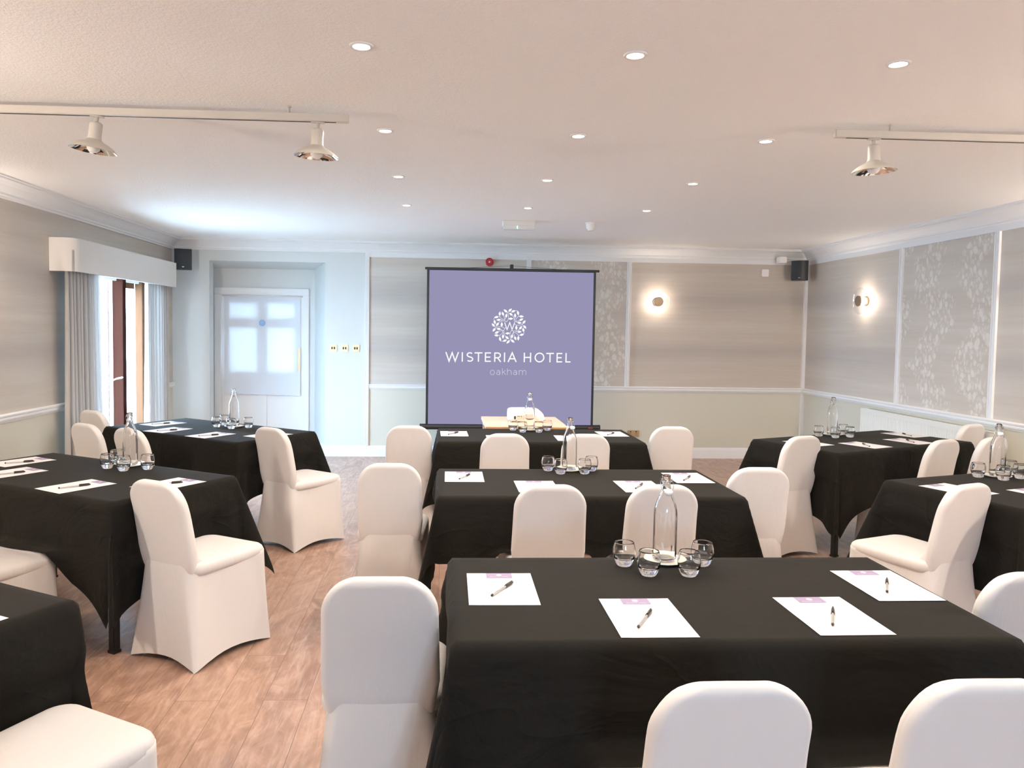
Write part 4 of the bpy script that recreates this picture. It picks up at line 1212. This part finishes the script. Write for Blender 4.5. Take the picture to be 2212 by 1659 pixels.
SC = [((2.625, YB, 1.925), 0, 'lit ribbed glass wall light on the back wall, right of the screen'), ((XR, 8.10, 1.915), -90, 'lit ribbed glass wall light on the right wall'),
      ((XL, 5.52, 1.915), 90, 'ribbed glass wall light on the left wall beside the pelmet, outside the frame'), ((XR, 5.10, 1.915), -90, 'ribbed glass wall light on the right wall by the middle right table, outside the frame'),
      ((XR, 2.45, 1.915), -90, 'added ribbed glass wall light on the right wall level with the front table, unseen'), ((XR, -.9, 1.915), -90, 'added ribbed glass wall light on the right wall behind the viewpoint'),  # unseen wall lights, added to brighten ceiling and walls
      ((XL, 2.45, 1.915), 90, 'added ribbed glass wall light on the left wall level with the front table, unseen'), ((XL, -.9, 1.915), 90, 'added ribbed glass wall light on the left wall behind the viewpoint')]  # matching added pair on the left wall, also out of view
for i, (l, a, lab) in enumerate(SC):
    s = sc if i == 0 else copy_tree(sc)
    s.location = l; s.rotation_euler.z = R(a); s['label'] = lab
    out = Vector((0, -1, 0)); out.rotate(Matrix.Rotation(R(a), 3, 'Z'))
    lt = bpy.data.lights.new('sconce_bulb_light', 'POINT'); lt.energy = (20, 20, 30, 40, 560, 110, 560, 110)[i]; lt.color = (1, .84, .71); lt.shadow_soft_size = .03  # larger energies belong to the added unseen wall lights
    for k in range(6):
        pass
    ob = bpy.data.objects.new('sconce_bulb_light', lt); COL.objects.link(ob); ob.location = Vector(l) + out * .055
# the bulb mesh glows; its light object sits inside, so keep that light larger than the bulb
    lt.shadow_soft_size = .062

# corner loudspeakers
def make_speaker(locn, rz, label, curved, tilt=0):
    t = thing('wall_speaker', label, 'loudspeaker', locn, rz, 'black corner loudspeakers')
    bm = bmesh.new()
    pts = [(-.092, .07), (-.095, -.045)]
    for k in range(9):
        a = -1 + 2 * k / 8; pts.append((a * .095, -.050 - (.032 if curved else .008) * (1 - a * a)))
    pts += [(.095, -.045), (.092, .07)]
    A = [bm.verts.new((x, y, -.118)) for x, y in pts]; B = [bm.verts.new((x, y, .118)) for x, y in pts]
    n = len(pts)
    for i in range(n): bm.faces.new((A[i], A[(i + 1) % n], B[(i + 1) % n], B[i]))
    bm.faces.new(A[::-1]); bm.faces.new(B)
    bmesh.ops.bevel(bm, geom=[e for e in bm.edges if abs(e.verts[0].co.z - e.verts[1].co.z) < 1e-5], offset=.006, segments=2, affect='EDGES')
    finish('cabinet', bm, M['black'], t, True, 40)
    yb = -.085 if curved else -.060
    bm = bmesh.new(); box(bm, -.011, .011, yb - .0015, yb + .004, -.094, -.086); o = finish('badge', bm, M['steel'], t)
    bm = bmesh.new(); box(bm, -.035, .035, .07, .085, -.10, .10, 0, .003); tube(bm, [(0, .08, 0), (0, .155, 0)], .014, 10); tube(bm, [(-.02, .075, .11), (-.03, .10, .128), (-.03, .15, .12)], .004, 6)
    finish('bracket', bm, M['black'], t)
make_speaker((-3.0, 9.26, 2.318), R(18), 'black loudspeaker in the far left corner under the cornice', False)
make_speaker((4.318, 9.29, 2.322), R(-28), 'black loudspeaker in the far right corner under the cornice', True)

# ------------------------------------------------------------------ daylight
wd = bpy.data.worlds.new('daylight'); scene.world = wd; wd.use_nodes = True
nt = wd.node_tree; nt.nodes.clear()
bg = nt.nodes.new('ShaderNodeBackground'); bg.inputs[0].default_value = (.48, .73, 1.0, 1); bg.inputs[1].default_value = 38.0
ow = nt.nodes.new('ShaderNodeOutputWorld'); nt.links.new(bg.outputs[0], ow.inputs[0])
def portal(loc, rot, sx, sy):
    l = bpy.data.lights.new('daylight_portal', 'AREA'); l.shape = 'RECTANGLE'; l.size = sx; l.size_y = sy
    l.cycles.is_portal = True
    o = bpy.data.objects.new('daylight_portal', l); COL.objects.link(o); o.location = loc; o.rotation_euler = rot
portal((XL - .16, (wy0 + wy1) / 2, 1.02), (0, R(-90), 0), 2.05, wy1 - wy0)
portal(((rx0 + rx1) / 2, YR - .17, 1.5), (R(90), 0, 0), rx1 - rx0, rz1 - rz0)

# ------------------------------------------------------------------ camera
cam = bpy.data.cameras.new('camera'); co = bpy.data.objects.new('camera', cam); COL.objects.link(co)
cam.sensor_width = 36; cam.sensor_fit = 'HORIZONTAL'
cam.lens = 1687.254 / 2212 * 36
cam.shift_x = (1106 - 1042.682) / 2212; cam.shift_y = (801.207 - 829.5) / 2212
r_ = Vector((0.99854249, -0.05207036, 0.01419756)); d_ = Vector((0.01147333, -0.05224897, -0.99856818)); f_ = Vector((0.05273761, 0.99727565, -0.0515754))
m = Matrix(((r_.x, -d_.x, -f_.x, 0), (r_.y, -d_.y, -f_.y, 0), (r_.z, -d_.z, -f_.z, 1.545), (0, 0, 0, 1)))
co.matrix_world = m
cam.clip_start = .05
scene.camera = co
scene.view_settings.view_transform = 'Standard'; scene.view_settings.look = 'None'
scene.view_settings.exposure = EXPO; scene.view_settings.gamma = 1; scene.view_settings.use_curve_mapping = False
